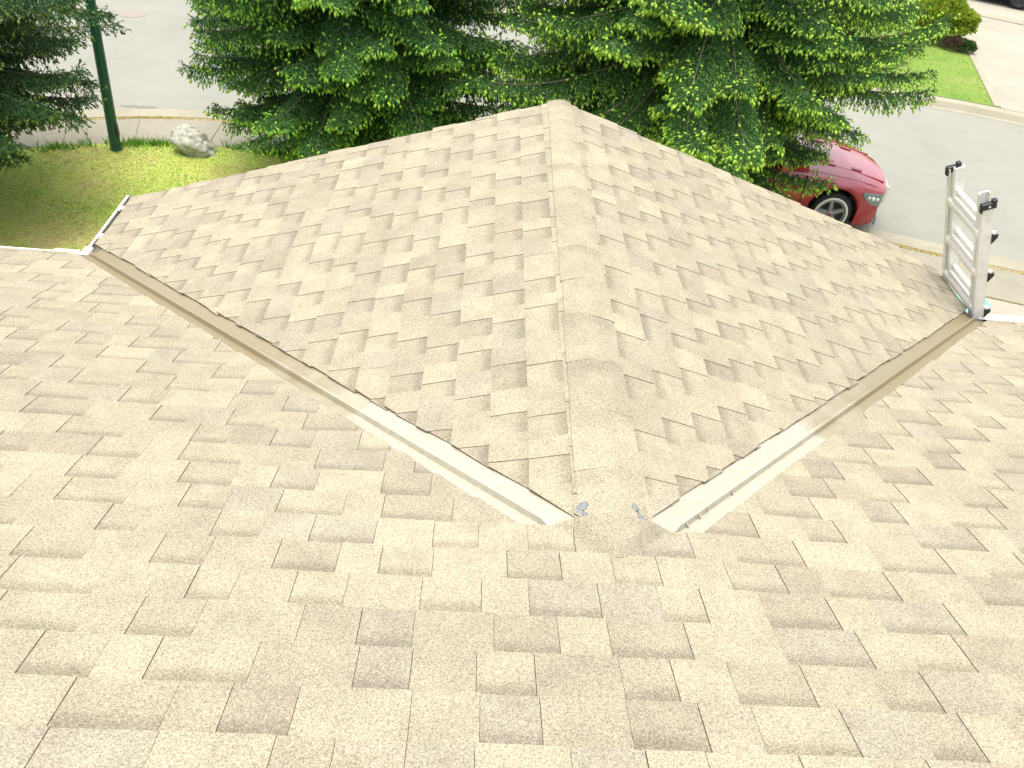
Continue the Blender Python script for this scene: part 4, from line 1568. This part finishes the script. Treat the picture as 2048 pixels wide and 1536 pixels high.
        for y in np.linspace(plan(2.45) * 0.86, 0.46, 8):
            zt, zb_ = 0.70, 0.60
            row = [(warp(x, y) + 0.012, sg * y, zb_ + (zt - zb_) * v) for v in np.linspace(0, 1, 5)]
            rows.append(row)
        b.grid(rows)
        hl = b.build('headlight', M_LAMP, car, smooth=True)
        for (x, dz, r) in ((2.10, -0.115, 0.035), (2.22, -0.115, 0.045), (2.34, -0.105, 0.040)):
            z = shoulder(x) + dz
            s = section(x)
            y = float(np.interp(z, [p[1] for p in s[:6]], [p[0] for p in s[:6]]))
            bm = bmesh.new()
            bmesh.ops.create_uvsphere(bm, u_segments=12, v_segments=8, radius=r)
            me = bpy.data.meshes.new('reflector')
            for v in bm.verts:
                v.co = Vector((v.co.x + warp(x, y), v.co.y * 0.5 + sg * (y + 0.002), v.co.z * 0.8 + z))
            bm.to_mesh(me)
            bm.free()
            me.materials.append(M_REFL)
            for p in me.polygons:
                p.use_smooth = True
            link(bpy.data.objects.new('reflector', me), hl)
        # tail light
        b = MB()
        b.grid([[(warp(-2.52, y) - 0.012, sg * y, z) for z in (0.72, 0.86)] for y in np.linspace(0.85, 0.35, 6)])
        b.build('tail_light', M_AMBER if not scoops else M_RED, car)
        # fog lamp recess low on the bumper
        b = MB()
        b.grid([[(warp(2.45, y) + 0.012, sg * y, z) for z in (0.30, 0.38)] for y in np.linspace(0.80, 0.55, 5)])
        b.build('fog_lamp', M_REFL, car)
    # grille: dark opening with a bright surround
    b = MB()
    b.grid([[(warp(2.45, y) + 0.010, y, z) for z in (0.44, 0.69)] for y in np.linspace(-0.44, 0.44, 9)])
    gr = b.build('grille', M_BLACK, car)
    b = MB()
    for z0, z1 in ((0.665, 0.715), (0.42, 0.455)):
        b.grid([[(warp(2.45, y) + 0.012, y, z0), (warp(2.45, y) + 0.055, y, z0 + 0.01), (warp(2.45, y) + 0.055, y, z1 - 0.01), (warp(2.45, y) + 0.012, y, z1)] for y in np.linspace(-0.47, 0.47, 11)])
    for y in (-0.45, 0.45):
        b.box(2.40, y - 0.025, 0.43, 2.49, y + 0.025, 0.70)
    b.box(2.44, -0.025, 0.44, 2.495, 0.025, 0.69)
    b.box(2.44, -0.44, 0.545, 2.495, 0.44, 0.585)
    b.build('grille_surround', chrome_front, gr, smooth=False)
    b = MB()
    b.grid([[(warp(2.45, y) + 0.008, y, z) for z in (0.245, 0.36)] for y in np.linspace(-0.50, 0.50, 9)])
    b.build('air_intake', M_BLACK, car)
    b = MB()
    b.grid([[(warp(2.45, y) + 0.02, y, 0.20), (warp(2.45, y) + 0.055, y, 0.215), (warp(2.45, y) + 0.01, y, 0.235)] for y in np.linspace(-0.80, 0.80, 15)])
    b.build('bumper_lip', M_BLACK, car)
    # hood seam and scoops
    def skin(x, y):
        s = section(x)
        return float(np.interp(abs(y), [p[0] for p in s[5:]][::-1], [p[1] for p in s[5:]][::-1]))
    for sg in (1, -1):
        b = MB()
        b.tube([(x, sg * 0.74, skin(x, 0.74) + 0.0) for x in np.linspace(0.98, 2.15, 8)], 0.004, 4)
        b.build('hood_seam', M_UNDER, car)
    if scoops:
        for sg in (1, -1):
            for (xc, yc, ln, wd) in ((1.86, 0.40, 0.17, 0.035), (1.38, 0.44, 0.20, 0.022)):
                b = MB()
                top = [(xc - ln / 2, sg * (yc + wd)), (xc + ln / 2, sg * (yc + wd * 0.8)), (xc + ln / 2 + 0.02, sg * (yc - wd)), (xc - ln / 2 + 0.02, sg * (yc - wd))]
                T_ = [(x, y, skin(x, y) + 0.014) for x, y in top]
                B_ = [(x + (0.02 if i in (1, 2) else -0.02), y * 1.0, skin(x, y) - 0.01) for i, (x, y) in enumerate(top)]
                b.poly(T_)
                for i in range(4):
                    b.poly([T_[i], B_[i], B_[(i + 1) % 4], T_[(i + 1) % 4]])
                b.build('hood_scoop', M_REDDK, car)
            b = MB()
            b.tube([(x, sg * (0.50 - 0.06 * (2.3 - x)), skin(x, 0.5) - 0.002) for x in np.linspace(1.0, 2.34, 10)], [0.012] * 10, 6)
            b.build('hood_crease', paint, car, smooth=True)
    return car
# heading: +x of the car points along the street, kerb on its right-hand (camera) side
hd = math.radians(-5)
hx, hy = math.cos(hd), math.sin(hd)
# near front hub sits at local (1.50, -0.93)
wx, wy = 4.97, 9.23
make_car('parked_car', 'red car with a pale wheel ring parked under the big spruce', M_RED,
         (wx - (1.50 * hx + 0.93 * hy), wy - (1.50 * hy - 0.93 * hx), G + 0.003), hd, True, M_CHROME)
hd2 = math.radians(-27)
hx, hy = math.cos(hd2), math.sin(hd2)
wx, wy = 15.15, 23.45
make_car('parked_car', 'white car in the opposite driveway at the top right corner', M_CARWHITE,
         (wx - (1.50 * hx + 0.93 * hy), wy - (1.50 * hy - 0.93 * hx), GL + 0.012), hd2, False, M_CHROME)
